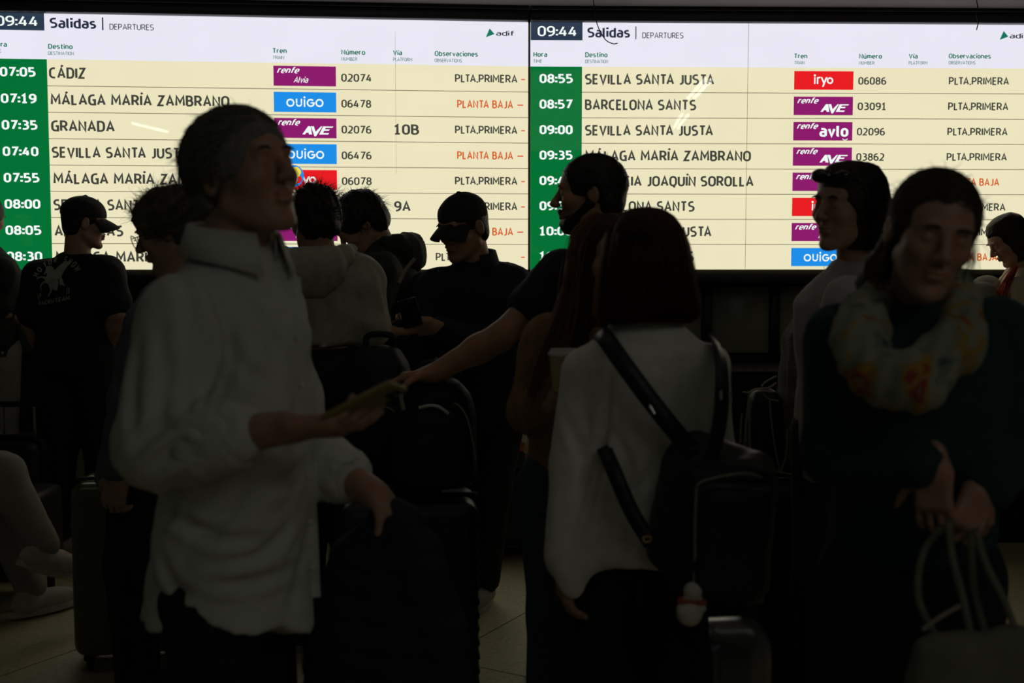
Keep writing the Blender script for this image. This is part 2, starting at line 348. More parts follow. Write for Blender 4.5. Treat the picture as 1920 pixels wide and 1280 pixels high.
# ------------------------------------------------------------------ people
def person(label, Y, yaw, head, neck, sh, el, wr, pelvis=None, feet=None, hands=(None, None), skin='skin', fem=0, hs=1., top=None, pants=None, shoe='shoe_dark',
           res=.011, hres=.0048, knees=None, handres=.0042, neckr=None, nose=1., arms=1.0, body_res=.015, handscale=1.):
    """head (u,v,yaw,pitch,roll); joints (u,v,dy) right then left; top: dict for the upper garment; pants: dict"""
    J = lambda q: arr(P(q[0], q[1], Y+q[2])) if len(q) == 3 else arr(q[:3])
    Bd = rot(yaw); r, f = Bd[:, 0], Bd[:, 1]
    hc = J((head[0], head[1], head[5] if len(head) > 5 else 0)); HR = rot(*head[2:5]); nb = J(neck); shj = [J(a) for a in sh]; elj = [J(a) for a in el]; wrj = [J(a) for a in wr]
    pl = J(pelvis) if pelvis is not None else np.array((nb[0], nb[1]+.02, .93)); 
    hips = [pl+r*.085-V3(0, 0, .03), pl-r*.085-V3(0, 0, .03)]
    if feet is None: feet = [(pl[0]+r[0]*.11, pl[1]+r[1]*.11), (pl[0]-r[0]*.12, pl[1]-r[1]*.12)]
    ank = [np.array((a[0], a[1], a[2] if len(a) > 2 else .09)) for a in feet]
    if knees is None: kn = [(hips[i]+ank[i])/2+f*.03 for i in (0, 1)]
    else: kn = [arr(k) for k in knees]
    base = Vector((float((ank[0][0]+ank[1][0])/2), float((ank[0][1]+ank[1][1])/2), 0))
    w = unit(nb-pl); rr = unit(r-w*(r@w)); ff = np.cross(w, rr); TR = np.stack([rr, ff, w], 1); L = np.linalg.norm(nb-pl)
    nr = neckr or (.056-.008*fem); o = head_ops(hc, HR, hs, fem, nose)
    o.insert(0, cap(hc+HR @ np.array((0, -.03, -.05))*hs, nb, nr, nr+.006, .03))
    o += [loft(pl, TR, [(-.1, 0, 0, .13, .09), (0, 0, 0, .145, .1), (L*.35, 0, 0, .12, .09), (L*.75, 0, 0, .14, .095), (L*.95, 0, 0, .08, .06)], .04)]
    fine = [(hc-.15*hs, hc+.15*hs, hres)]
    for i in (0, 1):
        o += [cap(nb-w*.06, shj[i], .045, .045, .03), cap(shj[i], elj[i], .043*arms, .038*arms, .02), cap(elj[i], elj[i]+(wrj[i]-elj[i])*.35, .038*arms, .039*arms, .02), cap(elj[i]+(wrj[i]-elj[i])*.3, wrj[i], .038*arms, .026*arms, .02)]
        if hands[i]:
            h = dict(hands[i]); h.setdefault('s', handscale); o += hand_ops(wrj[i], **h); fine.append((wrj[i]-.16+.06*unit(h['d']), wrj[i]+.16+.06*unit(h['d']), handres))
        else: o += [ell(wrj[i]+unit(wrj[i]-elj[i])*.07, (.03, .03, .06), None, .02)]
        o += [cap(hips[i], kn[i], .075, .05, .03), cap(kn[i], ank[i], .048, .034, .02), ell(ank[i]+f*.06-V3(0, 0, .04), (.035, .035, .03), None, .03), cap(ank[i]-V3(0, 0, .045), ank[i]+f*.12-V3(0, 0, .06), .028, .02, .02)]
    body = solid('person', o, body_res, M[skin], None, base, fine=fine); tag(body, label, 'person')
    D = dict(body=body, hc=hc, HR=HR, nb=nb, sh=shj, el=elj, wr=wrj, pl=pl, TR=TR, L=L, f=f, r=r, w=w, hs=hs, kn=kn, ank=ank)
    for q in (-1, 1):
        ey = bmesh.new(); bmesh.ops.create_uvsphere(ey, u_segments=12, v_segments=8, radius=.0118*hs); me = bpy.data.meshes.new('eye'); ey.to_mesh(me); ey.free()
        e = link('eye', me, M['eye'], body, True); e.location = Vector(hc+HR @ (np.array((q*.031, .0755, .008))*hs))
        bp = [hc+HR @ (np.array((q*a, .0915-.25*(a-.03)**2*10, .031+b))*hs) for a, b in ((.014, -.002), (.028, .003), (.046, -.003))]
        tube('eyebrow', bp, np.array([.002, .0034, .0034, .0015]), M['brow'], body, 6, 4)
    if top:
        t = dict(w=1, d=1, hem=-.15, flare=1, sl=(.062, .054, .05, .042), cut=(1, .92), amp=.004, fr=16, seed=3, mat='dark_cloth', name='shirt', shr=.06, res=res, extra=(), belly=0, neckw=.075, ak=.045)
        t.update(top); W_, D_ = t['w'], t['d']
        secs = [(t['hem'], 0, 0, .175*W_*t['flare'], .13*D_*t['flare']), (0, 0, 0, .17*W_, .125*D_), (L*.3, 0, t['belly'], .158*W_, .12*D_), (L*.55, 0, t['belly']*.6, .17*W_, .122*D_), (L*.78, 0, 0, .172*W_, .115*D_), (L*.92, 0, 0, .12*W_, .085*D_), (L*1.0, 0, 0, t['neckw'], t['neckw']*.95), (L*1.045, 0, 0, t['neckw']*.9, t['neckw']*.85)]
        o = [loft(pl, TR, secs, .03)]
        for i in (0, 1):
            s1, s2, s3, s4 = t['sl']; o += [cap(nb-w*.055, shj[i], t['shr'], t['shr'], .05)]
            cu, cf = t['cut'] if not isinstance(t['cut'][0], tuple) else t['cut'][i]
            o += [cap(shj[i], shj[i]+(elj[i]-shj[i])*cu, s1, s1+(s2-s1)*cu, t['ak'])]
            if cf > 0: o += [cap(elj[i], elj[i]+(wrj[i]-elj[i])*cf, s3, s4, min(.025, t['ak']))]
        o += list(t['extra'](D) if callable(t['extra']) else t['extra'])
        D['top'] = solid(t['name'], o, t['res'], M[t['mat']], body, None, noise=folds(t['amp'], t['fr'], t['seed']), fine=t.get('fine', ()))
    if pants:
        t = dict(r=(.092, .07, .06), mat='black_cloth', name='trousers', amp=.003, res=.013, pw=1.); t.update(pants); a, b, c = t['r']
        o = [loft(pl, TR, [(-.12, 0, 0, .15*t['pw'], .115*t['pw']), (0, 0, 0, .16*t['pw'], .12*t['pw']), (.08, 0, 0, .15*t['pw'], .11*t['pw'])], .04)]
        for i in (0, 1): o += [cap(hips[i], kn[i], a, b, .04), cap(kn[i], ank[i]+(kn[i]-ank[i])*.06, b, c, .03)]
        D['pants'] = solid(t['name'], o, t['res'], M[t['mat']], body, None, noise=folds(t['amp'], 18, 5))
    for i in (0, 1):
        if ank[i][2] < .0: continue
        fd = unit(V3(f[0], f[1], 0)) if knees is None else unit(V3(f[0], f[1], -.45 if ank[i][2] > .12 else 0)); R2 = np.stack([np.cross(fd, V3(0, 0, 1)), fd, np.cross(np.cross(fd, V3(0, 0, 1)), fd)], 1)
        g = ank[i]-R2[:, 2]*.09
        sh_ = solid('shoe', [ell(g+R2 @ V3(0, .05, .045), (.046, .14, .05), R2, .03), cap(g+R2 @ V3(0, -.03, .05), g+R2 @ V3(0, -.02, .1), .045, .042, .03)], .01, M[shoe], body, None)
        link('sole', _sole(g, R2), M['sole'], sh_, False)
    return D
def _sole(g, R2):
    n = 20; v = []; 
    for z in (0, .025):
        for i in range(n):
            a = 2*math.pi*i/n; v.append(tuple(g+R2 @ V3(.046*math.cos(a)*(1+.08*math.sin(a)), .05+.145*math.sin(a), z+.001)))
    return pymesh(v, [tuple(range(n))[::-1], tuple(range(n, 2*n))]+[(i, (i+1) % n, n+(i+1) % n, n+i) for i in range(n)])

M = {}
def mk(k, *a, **kw): M[k] = mat(k, *a, **kw)
mk('skin', (.42, .24, .155), rough=.5, vary=.1, scale=20, spec=.4, bump=.08, bscale=150)
mk('skin_tan', (.40, .215, .11), rough=.5, vary=.1, scale=20, spec=.4, bump=.08, bscale=150)
mk('eye', (.10, .09, .08), rough=.2, vary=0, spec=.5); mk('brow', (.05, .035, .025), vary=0)
mk('white_shirt', (.59, .59, .535), rough=.9, vary=.05, bump=.12, bscale=260)
mk('grey_knit', (.80, .78, .68), rough=.95, vary=.07, bump=.35, bscale=330)
mk('teal_knit', (.012, .05, .05), rough=.95, vary=.15, bump=.35, bscale=300)
mk('brown_knit', (.30, .17, .07), rough=.95, vary=.2, bump=.4, bscale=300)
mk('navy_cloth', (.016, .02, .035), rough=.85, vary=.15, bump=.1)
mk('black_cloth', (.012, .012, .014), rough=.9, vary=.15, bump=.1)
mk('dark_cloth', (.02, .02, .02), rough=.85, vary=.15, bump=.1)
mk('green_black', (.035, .036, .024), rough=.8, vary=.15, bump=.1)
mk('grey_jacket', (.36, .35, .26), rough=.75, vary=.12, bump=.15, bscale=60)
mk('slate_coat', (.10, .11, .13), rough=.85, vary=.15, bump=.1)
mk('cream_cloth', (.55, .48, .33), rough=.9, vary=.08, bump=.1)
mk('light_trousers', (.26, .245, .21), rough=.9, vary=.08, bump=.1)
mk('pale_tee', (.42, .37, .37), rough=.9, vary=.06)
mk('fleece', (.16, .15, .14), rough=1, vary=.2, bump=.7, bscale=110)
mk('jeans', (.035, .075, .085), rough=.9, vary=.2, scale=60, bump=.2, bscale=400)
mk('grey_trousers', (.30, .29, .24), rough=.9, vary=.1)
mk('shoe_dark', (.03, .03, .03), rough=.5); mk('shoe_light', (.40, .38, .32), rough=.7, bump=.2); mk('sole', (.45, .43, .38), rough=.7)
mk('white_hair', (.22, .21, .175), rough=.55, trans=.25, bump=.5, bscale=90); mk('grey_hair', (.15, .135, .10), rough=.5, trans=.3, bump=.5, bscale=90)
mk('black_hair', (.012, .009, .006), rough=.45, bump=.4, bscale=90); mk('dark_hair', (.022, .015, .009), rough=.45, trans=.1, bump=.4, bscale=90)
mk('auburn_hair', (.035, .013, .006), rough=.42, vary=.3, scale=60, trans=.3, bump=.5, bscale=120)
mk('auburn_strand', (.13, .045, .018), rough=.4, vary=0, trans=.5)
mk("auburn_rim_glow", (.36, .21, .12), rough=.4, vary=0, trans=.7)  # paler copy of the hair colour: backlight glow painted into the edge strands
mk('chestnut_hair', (.05, .022, .010), rough=.42, vary=.3, scale=50, trans=.3, bump=.5, bscale=120)
mk('chestnut_strand', (.20, .08, .035), rough=.4, vary=0, trans=.6)
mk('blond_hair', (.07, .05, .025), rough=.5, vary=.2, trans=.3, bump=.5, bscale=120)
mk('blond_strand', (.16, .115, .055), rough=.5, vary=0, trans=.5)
mk('red_strand', (.55, .12, .04), rough=.5, vary=0, trans=.4)
mk('leather', (.012, .013, .017), rough=.45, spec=.4, vary=.1, bump=.15, bscale=90)
mk('bag_nylon', (.012, .013, .016), rough=.6, vary=.15, bump=.2, bscale=60)
mk('piping', (.30, .27, .20), rough=.5); mk('metal', (.55, .53, .48), rough=.25, metal=1, vary=0)
mk('brass', (.6, .42, .18), rough=.3, metal=1, vary=0)
mk('olive_shell', (.085, .085, .02), rough=.25, spec=.5, vary=.1, coat=.3); mk('navy_shell', (.02, .024, .034), rough=.4, spec=.4, vary=.05)
mk('silver_shell', (.22, .225, .235), rough=.28, metal=.6, vary=.05); mk('rubber', (.01, .01, .01), rough=.6, vary=0)
mk('phone_case', (.30, .24, .06), rough=.35, vary=.05); mk('phone_black', (.01, .01, .012), rough=.15, vary=0, spec=.5)
mk('cup_card', (.52, .42, .22), rough=.8, vary=.05); mk('cup_lid', (.75, .73, .68), rough=.5, vary=0)
mk('tote', (.17, .165, .12), rough=.95, vary=.08, bump=.3, bscale=200)
mk('charm', (.62, .58, .48), rough=1, vary=.1, bump=.5, bscale=200)
mk('teal_bag', (.02, .30, .27), rough=.6, vary=.1)
mk('wall_dark', (.055, .052, .045), rough=.8, vary=.1, scale=3); mk('frame_black', (.012, .012, .013), rough=.45, vary=0, spec=.4)
mk('frame_grey', (.05, .05, .058), rough=.4, vary=.1, spec=.4)
mk('sill_metal', (.22, .21, .14), rough=.5, vary=.2, spec=.4)
mk('ledge_black', (.012, .012, .012), rough=.9, vary=.1, spec=.1)
mk('soffit', (.25, .22, .22), rough=.9, vary=.08, scale=4)

# ------------------------------------------------------------------ the setting
def terrazzo():
    m = bpy.data.materials.new('terrazzo'); m.use_nodes = True; nt = m.node_tree; b = nt.nodes['Principled BSDF']
    tc = nt.nodes.new('ShaderNodeTexCoord'); v = nt.nodes.new('ShaderNodeTexVoronoi'); v.inputs['Scale'].default_value = 110
    n = nt.nodes.new('ShaderNodeTexNoise'); n.inputs['Scale'].default_value = 2.5; n.inputs['Detail'].default_value = 5
    nt.links.new(tc.outputs['Object'], v.inputs['Vector']); nt.links.new(tc.outputs['Object'], n.inputs['Vector'])
    r = nt.nodes.new('ShaderNodeValToRGB'); r.color_ramp.elements[0].color = (.30, .25, .08, 1); r.color_ramp.elements[1].color = (.62, .52, .22, 1)
    nt.links.new(v.outputs['Color'], r.inputs[0])
    mx = nt.nodes.new('ShaderNodeMixRGB'); mx.blend_type = 'MULTIPLY'; mx.inputs[0].default_value = .35
    nt.links.new(r.outputs[0], mx.inputs[1]); nt.links.new(n.outputs['Fac'], mx.inputs[2]); nt.links.new(mx.outputs[0], b.inputs['Base Color'])
    q = nt.nodes.new('ShaderNodeMapRange'); q.inputs[3].default_value = .46; q.inputs[4].default_value = .58
    nt.links.new(n.outputs['Fac'], q.inputs[0]); nt.links.new(q.outputs[0], b.inputs['Roughness']); b.inputs['Specular IOR Level'].default_value = 1.0; b.inputs['IOR'].default_value = 2.1
    bp = nt.nodes.new('ShaderNodeBump'); bp.inputs['Strength'].default_value = .12; bp.inputs['Distance'].default_value = .004
    nt.links.new(v.outputs['Distance'], bp.inputs['Height']); nt.links.new(bp.outputs[0], b.inputs['Normal']); M['terrazzo'] = m
terrazzo()
fl = box('floor', (-6, -7.5, -.2), (6, 7.2, -.012), M['frame_grey']); tag(fl, kind='structure', label='dark joint bed under the speckled terrazzo floor')
ang = math.radians(-30); e1 = Vector((math.cos(ang), math.sin(ang), 0)); e2 = Vector((-math.sin(ang), math.cos(ang), 0)); TS = 1.25
tm = None; o0 = Vector((-.10, 3.905, 0)); o1 = Vector((-.097, 4.28, 0)); org = e1*(o1.dot(e1))+e2*(o0.dot(e2))
for i in range(-6, 7):
    for j in range(-5, 5):
        c = org+e1*(TS*(i+.5))+e2*(TS*(j+.5))
        if not (-5.2 < c.x < 5.2 and -1.5 < c.y < 6.4): continue
        if tm is None:
            v, f = boxv((-TS/2+.003, -TS/2+.003, -.0118), (TS/2-.003, TS/2-.003, 0)); tm = pymesh(v, f)
            tm.materials.append(M['terrazzo'])
        o = bpy.data.objects.new('floor_tile', tm); COL.objects.link(o); o.parent = fl; o.location = c; o.rotation_euler = (0, 0, ang)

ZB = P(990, 505, 6.35).z; ZT = P(990, 41, 6.35).z
YW = 6.62
wb = box('wall_back', (-6, YW, 0), (6, YW+.2, 4.2), M['wall_dark']); tag(wb, kind='structure', label='dark wall behind the departure boards')
def panelmat(n, c): mk(n, c, rough=.35, vary=.25, scale=2.2, spec=.45)
panelmat('panel_olive', (.28, .27, .18)); panelmat('panel_green', (.12, .24, .15))
xs = [-4.4, -3.55, -2.62, -1.7, -.78, .30, 1.155, 1.555, 2.45, 3.4, 4.3]
for i in range(len(xs)-1):
    box('wall_panel', (xs[i]+.03, YW-.05, .93), (xs[i+1]-.03, YW-.002, ZB-.1), M['panel_green' if i < 3 else 'panel_olive'], wb, bevel=.004, seg=1)
for x in xs: box('mullion', (x-.028, YW-.075, .9), (x+.028, YW-.001, ZB-.08), M['frame_black'], wb, bevel=.003, seg=1)
lg = box('wall_ledge', (-1.0, 5.72, 0), (6, YW-.08, .90), M['ledge_black'], None, bevel=.01); tag(lg, kind='structure', label='black ledge below the right departure board')
lg2 = box('wall_ledge_low', (-6, 6.1, 0), (-1.02, YW-.08, .46), M['terrazzo'], None, bevel=.01); tag(lg2, kind='structure', label='low terrazzo ledge at the left of the back wall')
cl = box('ceiling', (-6, -7.5, 3.75), (6, 6.0, 3.9), M['soffit']); tag(cl, kind='structure', label='grey station ceiling')
zt2 = P(990, 5, 6.2).z
tag(box('ceiling_soffit', (-6, 6.0, zt2+.0), (6, YW, 3.9), M['soffit']), kind='structure', label='grey soffit above the boards')

# ------------------------------------------------------------------ departure boards
def _rnd(p, closed):
    out = []; n = len(p)
    for i, q in enumerate(p):
        r = q[2] if len(q) > 2 else 0; c = np.array(q[:2], float)
        if r and (closed or 0 < i < n-1):
            a = np.array(p[i-1][:2], float); b = np.array(p[(i+1) % n][:2], float); la = np.linalg.norm(a-c); lb = np.linalg.norm(b-c)
            s = c+(a-c)*min(r, la*.5 if (closed or i-1 > 0) else la)/la; e = c+(b-c)*min(r, lb*.5 if (closed or i+1 < n-1) else lb)/lb
            for t in np.linspace(0, 1, 6): out.append(tuple((1-t)**3*s+3*(1-t)**2*t*(s+(c-s)*.55)+3*(1-t)*t*t*(e+(c-e)*.55)+t**3*e))
        else: out.append(tuple(c))
    return out
def _stroke(p, t, closed):
    p = [np.array(q) for q in p]; p = [q for i, q in enumerate(p) if i == 0 or np.linalg.norm(q-p[i-1]) > 1e-4]; n = len(p); L = []; Rr = []
    for i in range(n):
        a = p[i]-p[i-1] if (i > 0 or closed) else p[1]-p[0]; b = p[(i+1) % n]-p[i] if (i < n-1 or closed) else a
        a = a/(np.linalg.norm(a)+1e-9); b = b/(np.linalg.norm(b)+1e-9); na = np.array((-a[1], a[0])); nb_ = np.array((-b[1], b[0])); m = na+nb_; m = m/(np.linalg.norm(m)+1e-9); k = 1/max(.45, m@na)
        ex = 0
        if not closed and i == 0: ex = -t*.5*0
        L.append(p[i]+m*k*t/2); Rr.append(p[i]-m*k*t/2)
    v = [tuple(q) for q in L+Rr]; f = [(i, (i+1) % n, n+(i+1) % n, n+i) for i in range(n if closed else n-1)]; return v, f
def _c(*p): return ('c', p)
GL = {'A': (.56, [(0,0),(.28,1),(.56,0)], [(.08,.3),(.48,.3)]), 'B': (.47, [(0,0),(0,1),(.42,1,.22),(.42,.53,.22),(0,.53)], [(0,.53),(.47,.53,.24),(.47,0,.24),(0,0)]),
 'C': (.44, [(.44,1),(0,1,.32),(0,0,.32),(.44,0)]), 'D': (.5, _c((0,0),(0,1),(.5,1,.36),(.5,0,.36))), 'E': (.4, [(.4,1),(0,1),(0,0),(.4,0)], [(0,.52),(.36,.52)]), 'F': (.4, [(.4,1),(0,1),(0,0)], [(0,.52),(.36,.52)]),
 'G': (.48, [(.46,1),(0,1,.32),(0,0,.32),(.48,0),(.48,.48),(.28,.48)]), 'H': (.5, [(0,0),(0,1)], [(.5,0),(.5,1)], [(0,.5),(.5,.5)]), 'I': (0, [(0,0),(0,1)]), 'J': (.28, [(.28,1),(.28,0,.22),(0,0)]), 'L': (.36, [(0,1),(0,0),(.36,0)]),
 'M': (.66, [(0,0),(.03,1),(.33,.32),(.63,1),(.66,0)]), 'N': (.5, [(0,0),(0,1),(.5,0),(.5,1)]), 'O': (.54, _c((0,0,.3),(.54,0,.3),(.54,1,.3),(0,1,.3))), 'P': (.46, [(0,0),(0,1),(.46,1,.26),(.46,.44,.26),(0,.44)]),
 'Q': (.54, _c((0,0,.3),(.54,0,.3),(.54,1,.3),(0,1,.3)), [(.28,0),(.44,-.2)]), 'R': (.48, [(0,0),(0,1),(.46,1,.26),(.46,.45,.26),(0,.45)], [(.25,.45),(.5,0)]), 'S': (.46, [(.43,1),(0,1,.24),(0,.52,.22),(.46,.5,.22),(.46,0,.25),(0,0)]),
 'T': (.5, [(0,1),(.5,1)], [(.25,1),(.25,0)]), 'U': (.5, [(0,1),(0,0,.3),(.5,0,.3),(.5,1)]), 'V': (.54, [(0,1),(.27,0),(.54,1)]), 'W': (.8, [(0,1),(.2,0),(.4,.8),(.6,0),(.8,1)]), 'Z': (.46, [(0,1),(.46,1),(0,0),(.46,0)]),
 '0': (.46, _c((0,0,.28),(.46,0,.28),(.46,1,.28),(0,1,.28))), '1': (.4, [(0,.8),(.2,1),(.2,0)], [(0,0),(.4,0)]), '2': (.46, [(.02,1),(.44,1,.26),(.44,.55,.16),(0,0),(.46,0)]), '3': (.46, [(.02,1),(.42,1,.22),(.42,.54,.22),(.14,.54)], [(.14,.54),(.46,.54,.24),(.46,0,.25),(0,0)]),
 '4': (.5, [(.36,0),(.36,.62)], [(.28,1),(0,.25),(.5,.25)]), '5': (.46, [(.42,1),(.03,1),(.03,.57),(.46,.57,.26),(.46,0,.27),(0,0)]), '6': (.46, _c((0,0,.25),(.46,0,.25),(.46,.57,.25),(0,.57,.25)), [(.4,1),(0,1,.38),(0,.28)]), '7': (.46, [(0,1),(.46,1),(.14,0)]),
 '8': (.46, _c((.03,.53,.22),(.43,.53,.22),(.43,1,.22),(.03,1,.22)), _c((0,0,.25),(.46,0,.25),(.46,.53,.25),(0,.53,.25))), '9': (.46, _c((0,.43,.25),(.46,.43,.25),(.46,1,.25),(0,1,.25)), [(.06,0),(.46,0,.38),(.46,.72)]),
 ':': (.0, 'd.12', 'd.62'), '.': (.0, 'd0'), ' ': (.12,), '-': (.3, [(0,.5),(.3,.5)]), '/': (.3, [(0,0),(.3,1)]),
 'a': (.4, [(.04,.72),(.4,.72,.2),(.4,0)], [(.4,0),(0,0,.17),(0,.41,.17),(.4,.41)]), 'b': (.42, [(0,1.04),(0,0),(.42,0,.24),(.42,.72,.24),(0,.72)]), 'c': (.36, [(.36,.72),(0,.72,.24),(0,0,.24),(.36,0)]), 'd': (.42, [(.42,1.04),(.42,0),(0,0,.24),(0,.72,.24),(.42,.72)]),
 'e': (.42, [(.38,0),(0,0,.24),(0,.72,.24),(.42,.72,.24),(.42,.35),(0,.35)]), 'f': (.3, [(.34,1.04),(.12,1.04,.16),(.12,0)], [(0,.7),(.32,.7)]), 'i': (0, [(0,0),(0,.72)], 'd1'), 'l': (.08, [(0,1.04),(0,0,.1),(.12,0)]), 'm': (.66, [(0,0),(0,.72),(.33,.72,.18),(.33,0)], [(.33,.6),(.33,.72),(.66,.72,.18),(.66,0)]),
 'n': (.4, [(0,0),(0,.72),(.4,.72,.22),(.4,0)]), 'o': (.42, _c((0,0,.24),(.42,0,.24),(.42,.72,.24),(0,.72,.24))), 'r': (.26, [(0,0),(0,.72),(.28,.72)]), 's': (.36, [(.34,.72),(0,.72,.18),(0,.39,.16),(.36,.35,.16),(.36,0,.18),(0,0)]), 't': (.3, [(.12,1),(.12,0,.16),(.32,0)], [(0,.72),(.32,.72)]),
 'u': (.4, [(0,.72),(0,0,.22),(.4,0),(.4,.72)]), 'v': (.42, [(0,.72),(.21,0),(.42,.72)])}
GL['º'] = (.2, _c((0,.6,.12),(.22,.6,.12),(.22,1,.12),(0,1,.12)))
for a, b, x in (('Á','A',.28),('Í','I',0),('Ú','U',.25)): GL[a] = GL[b]+([(x,1.17),(x+.13,1.34)],)
GL['í'] = (0, [(0,0),(0,.72)], [(0,.9),(.12,1.08)]); GL['ú'] = GL['u']+([(.2,.9),(.32,1.08)],)
def text_mesh(s, bold=0., shear=0.):
    t = .15+bold*2.7; x = 0; V = []; Fc = []
    for s_i, ch in enumerate(s):
        g = GL[ch]
        for st in g[1:]:
            if isinstance(st, str): y = float(st[1:])+.0; r = t*.55; v = [(-r, y-r), (r, y-r), (r, y+r), (-r, y+r)]; f = [(0, 1, 2, 3)]
            else:
                cl = st[0] == 'c'; v, f = _stroke(_rnd(st[1] if cl else st, cl), t, cl)
            b = len(V); V += [(x+a+(c*shear), c) for a, c in v]; Fc += [tuple(b+i for i in q) for q in f]
        x += g[0]+.075+t*.95-(.13 if s[s_i:s_i+2] in ('LT', 'TA', 'LV') else 0)
    return pymesh([((a), (c+t/2)/(1+t), 0) for a, c in V], Fc)
CAPH = 1.0
class Board:
    def __init__(s, uL, YL, uR, YR, label):
        a, b = P(uL, 505, YL), P(uR, 505, YR); s.a = Vector((a.x, a.y, 0)); s.d = Vector((b.x-a.x, b.y-a.y, 0)); s.len = s.d.length; s.d.normalize()
        s.n = Vector((s.d.y, -s.d.x, 0))          # towards the camera
        s.root = empty('departure_board', (a.x, a.y, ZB), label, 'display')
        s.root.rotation_euler = (0, 0, math.atan2(s.d.y, s.d.x)); s.m = Matrix.Translation((a.x, a.y, 0)) @ Matrix.Rotation(math.atan2(s.d.y, s.d.x), 4, 'Z')
        bpy.context.view_layer.update()
    def sz(s, u, v):
        "board coordinates of pixel (u, v)"
        q = P(u, v, 1.0)-Vector((0, 0, CAM_Z)); c = Vector((0, 0, CAM_Z))
        t = (s.a-c).dot(s.n)/q.dot(s.n); p = c+q*t; return (p-s.a).dot(s.d), p.z
    def poly(s, name, pts, m, lay, parent=None):
        me = pymesh([(x, -lay, z) for x, z in pts], [tuple(range(len(pts)))]); me.transform(s.m)
        return link(name, me, m, parent or s.root)
    def rect(s, name, x0, x1, z0, z1, m, lay, parent=None): return s.poly(name, [(x0, z0), (x1, z0), (x1, z1), (x0, z1)], m, lay, parent)
    def text(s, name, body, x0, x1, zb, cap_, m, lay=.006, bold=.02, shear=0, parent=None):
        me = text_mesh(body, bold, shear); xs = [v.co.x for v in me.vertices]; a, b = min(xs), max(xs); k = (x1-x0)/(b-a); h = cap_/CAPH
        for v in me.vertices: v.co = Vector((x0+(v.co.x-a)*k, -lay, zb+v.co.y*h))
        me.transform(s.m); return link(name, me, m, parent or s.root)
    def ptext(s, name, body, u0, u1, vb, cap_px, m, **k):
        x0, z = s.sz(u0, vb); x1, _ = s.sz(u1, vb); pm = abs(s.sz(u0, vb-100)[1]-z)/100
        return s.text(name, body, x0, x1, z, cap_px*pm, m, **k)
E = {}
E['white'] = emit('led_white', srgb(232, 231, 243), 1, True); E['cream'] = emit('led_cream', srgb(235, 228, 191), 1, True)
E['green'] = emit('led_green', srgb(4, 112, 52), 1, True); E['slate'] = emit('led_slate', srgb(44, 58, 78), 1)
E['text'] = emit('led_dark_text', srgb(66, 66, 60), 1); E['head'] = emit('led_heading', srgb(40, 48, 62), 1); E['teal'] = emit('led_teal_text', srgb(20, 118, 92), 1)
E['paper'] = emit('led_white_text', srgb(240, 250, 246), 1); E['orange'] = emit('led_orange_text', srgb(214, 96, 36), 1); E['red'] = emit('led_red', srgb(232, 30, 34), 1, True)
E['purple'] = emit('led_purple', srgb(140, 28, 108), 1, True); E['blue'] = emit('led_blue', srgb(30, 142, 232), 1, True); E['line'] = emit('led_line', srgb(110, 104, 84), 1)
E['dash'] = emit('led_dash', srgb(226, 60, 40), 1); E['yellow'] = emit('led_yellow', srgb(240, 214, 80), 1)

def ring(cx, cz, r0, r1, w=1., a0=0, a1=360, n=28):
    return [(cx+w*r1*math.cos(math.radians(a0+(a1-a0)*i/n)), cz+r1*math.sin(math.radians(a0+(a1-a0)*i/n))) for i in range(n+1)] + \
           [(cx+w*r0*math.cos(math.radians(a0+(a1-a0)*i/n)), cz+r0*math.sin(math.radians(a0+(a1-a0)*i/n))) for i in range(n, -1, -1)]
def strokes(B, name, shapes, x0, z0, k, parent, m, lay=.009):
    v = []; f = []
    for sp in shapes:
        if len(sp) > 40:                       # ring: build as quads
            n = len(sp)//2; b = len(v); v += sp
            f += [(b+i, b+i+1, b+2*n-2-i, b+2*n-1-i) for i in range(n-1)]
        else: b = len(v); v += sp; f.append(tuple(range(b, b+len(sp))))
    me = pymesh([(x0+x*k, -lay, z0+z*k) for x, z in v], f); me.transform(B.m); return link(name, me, m, parent)
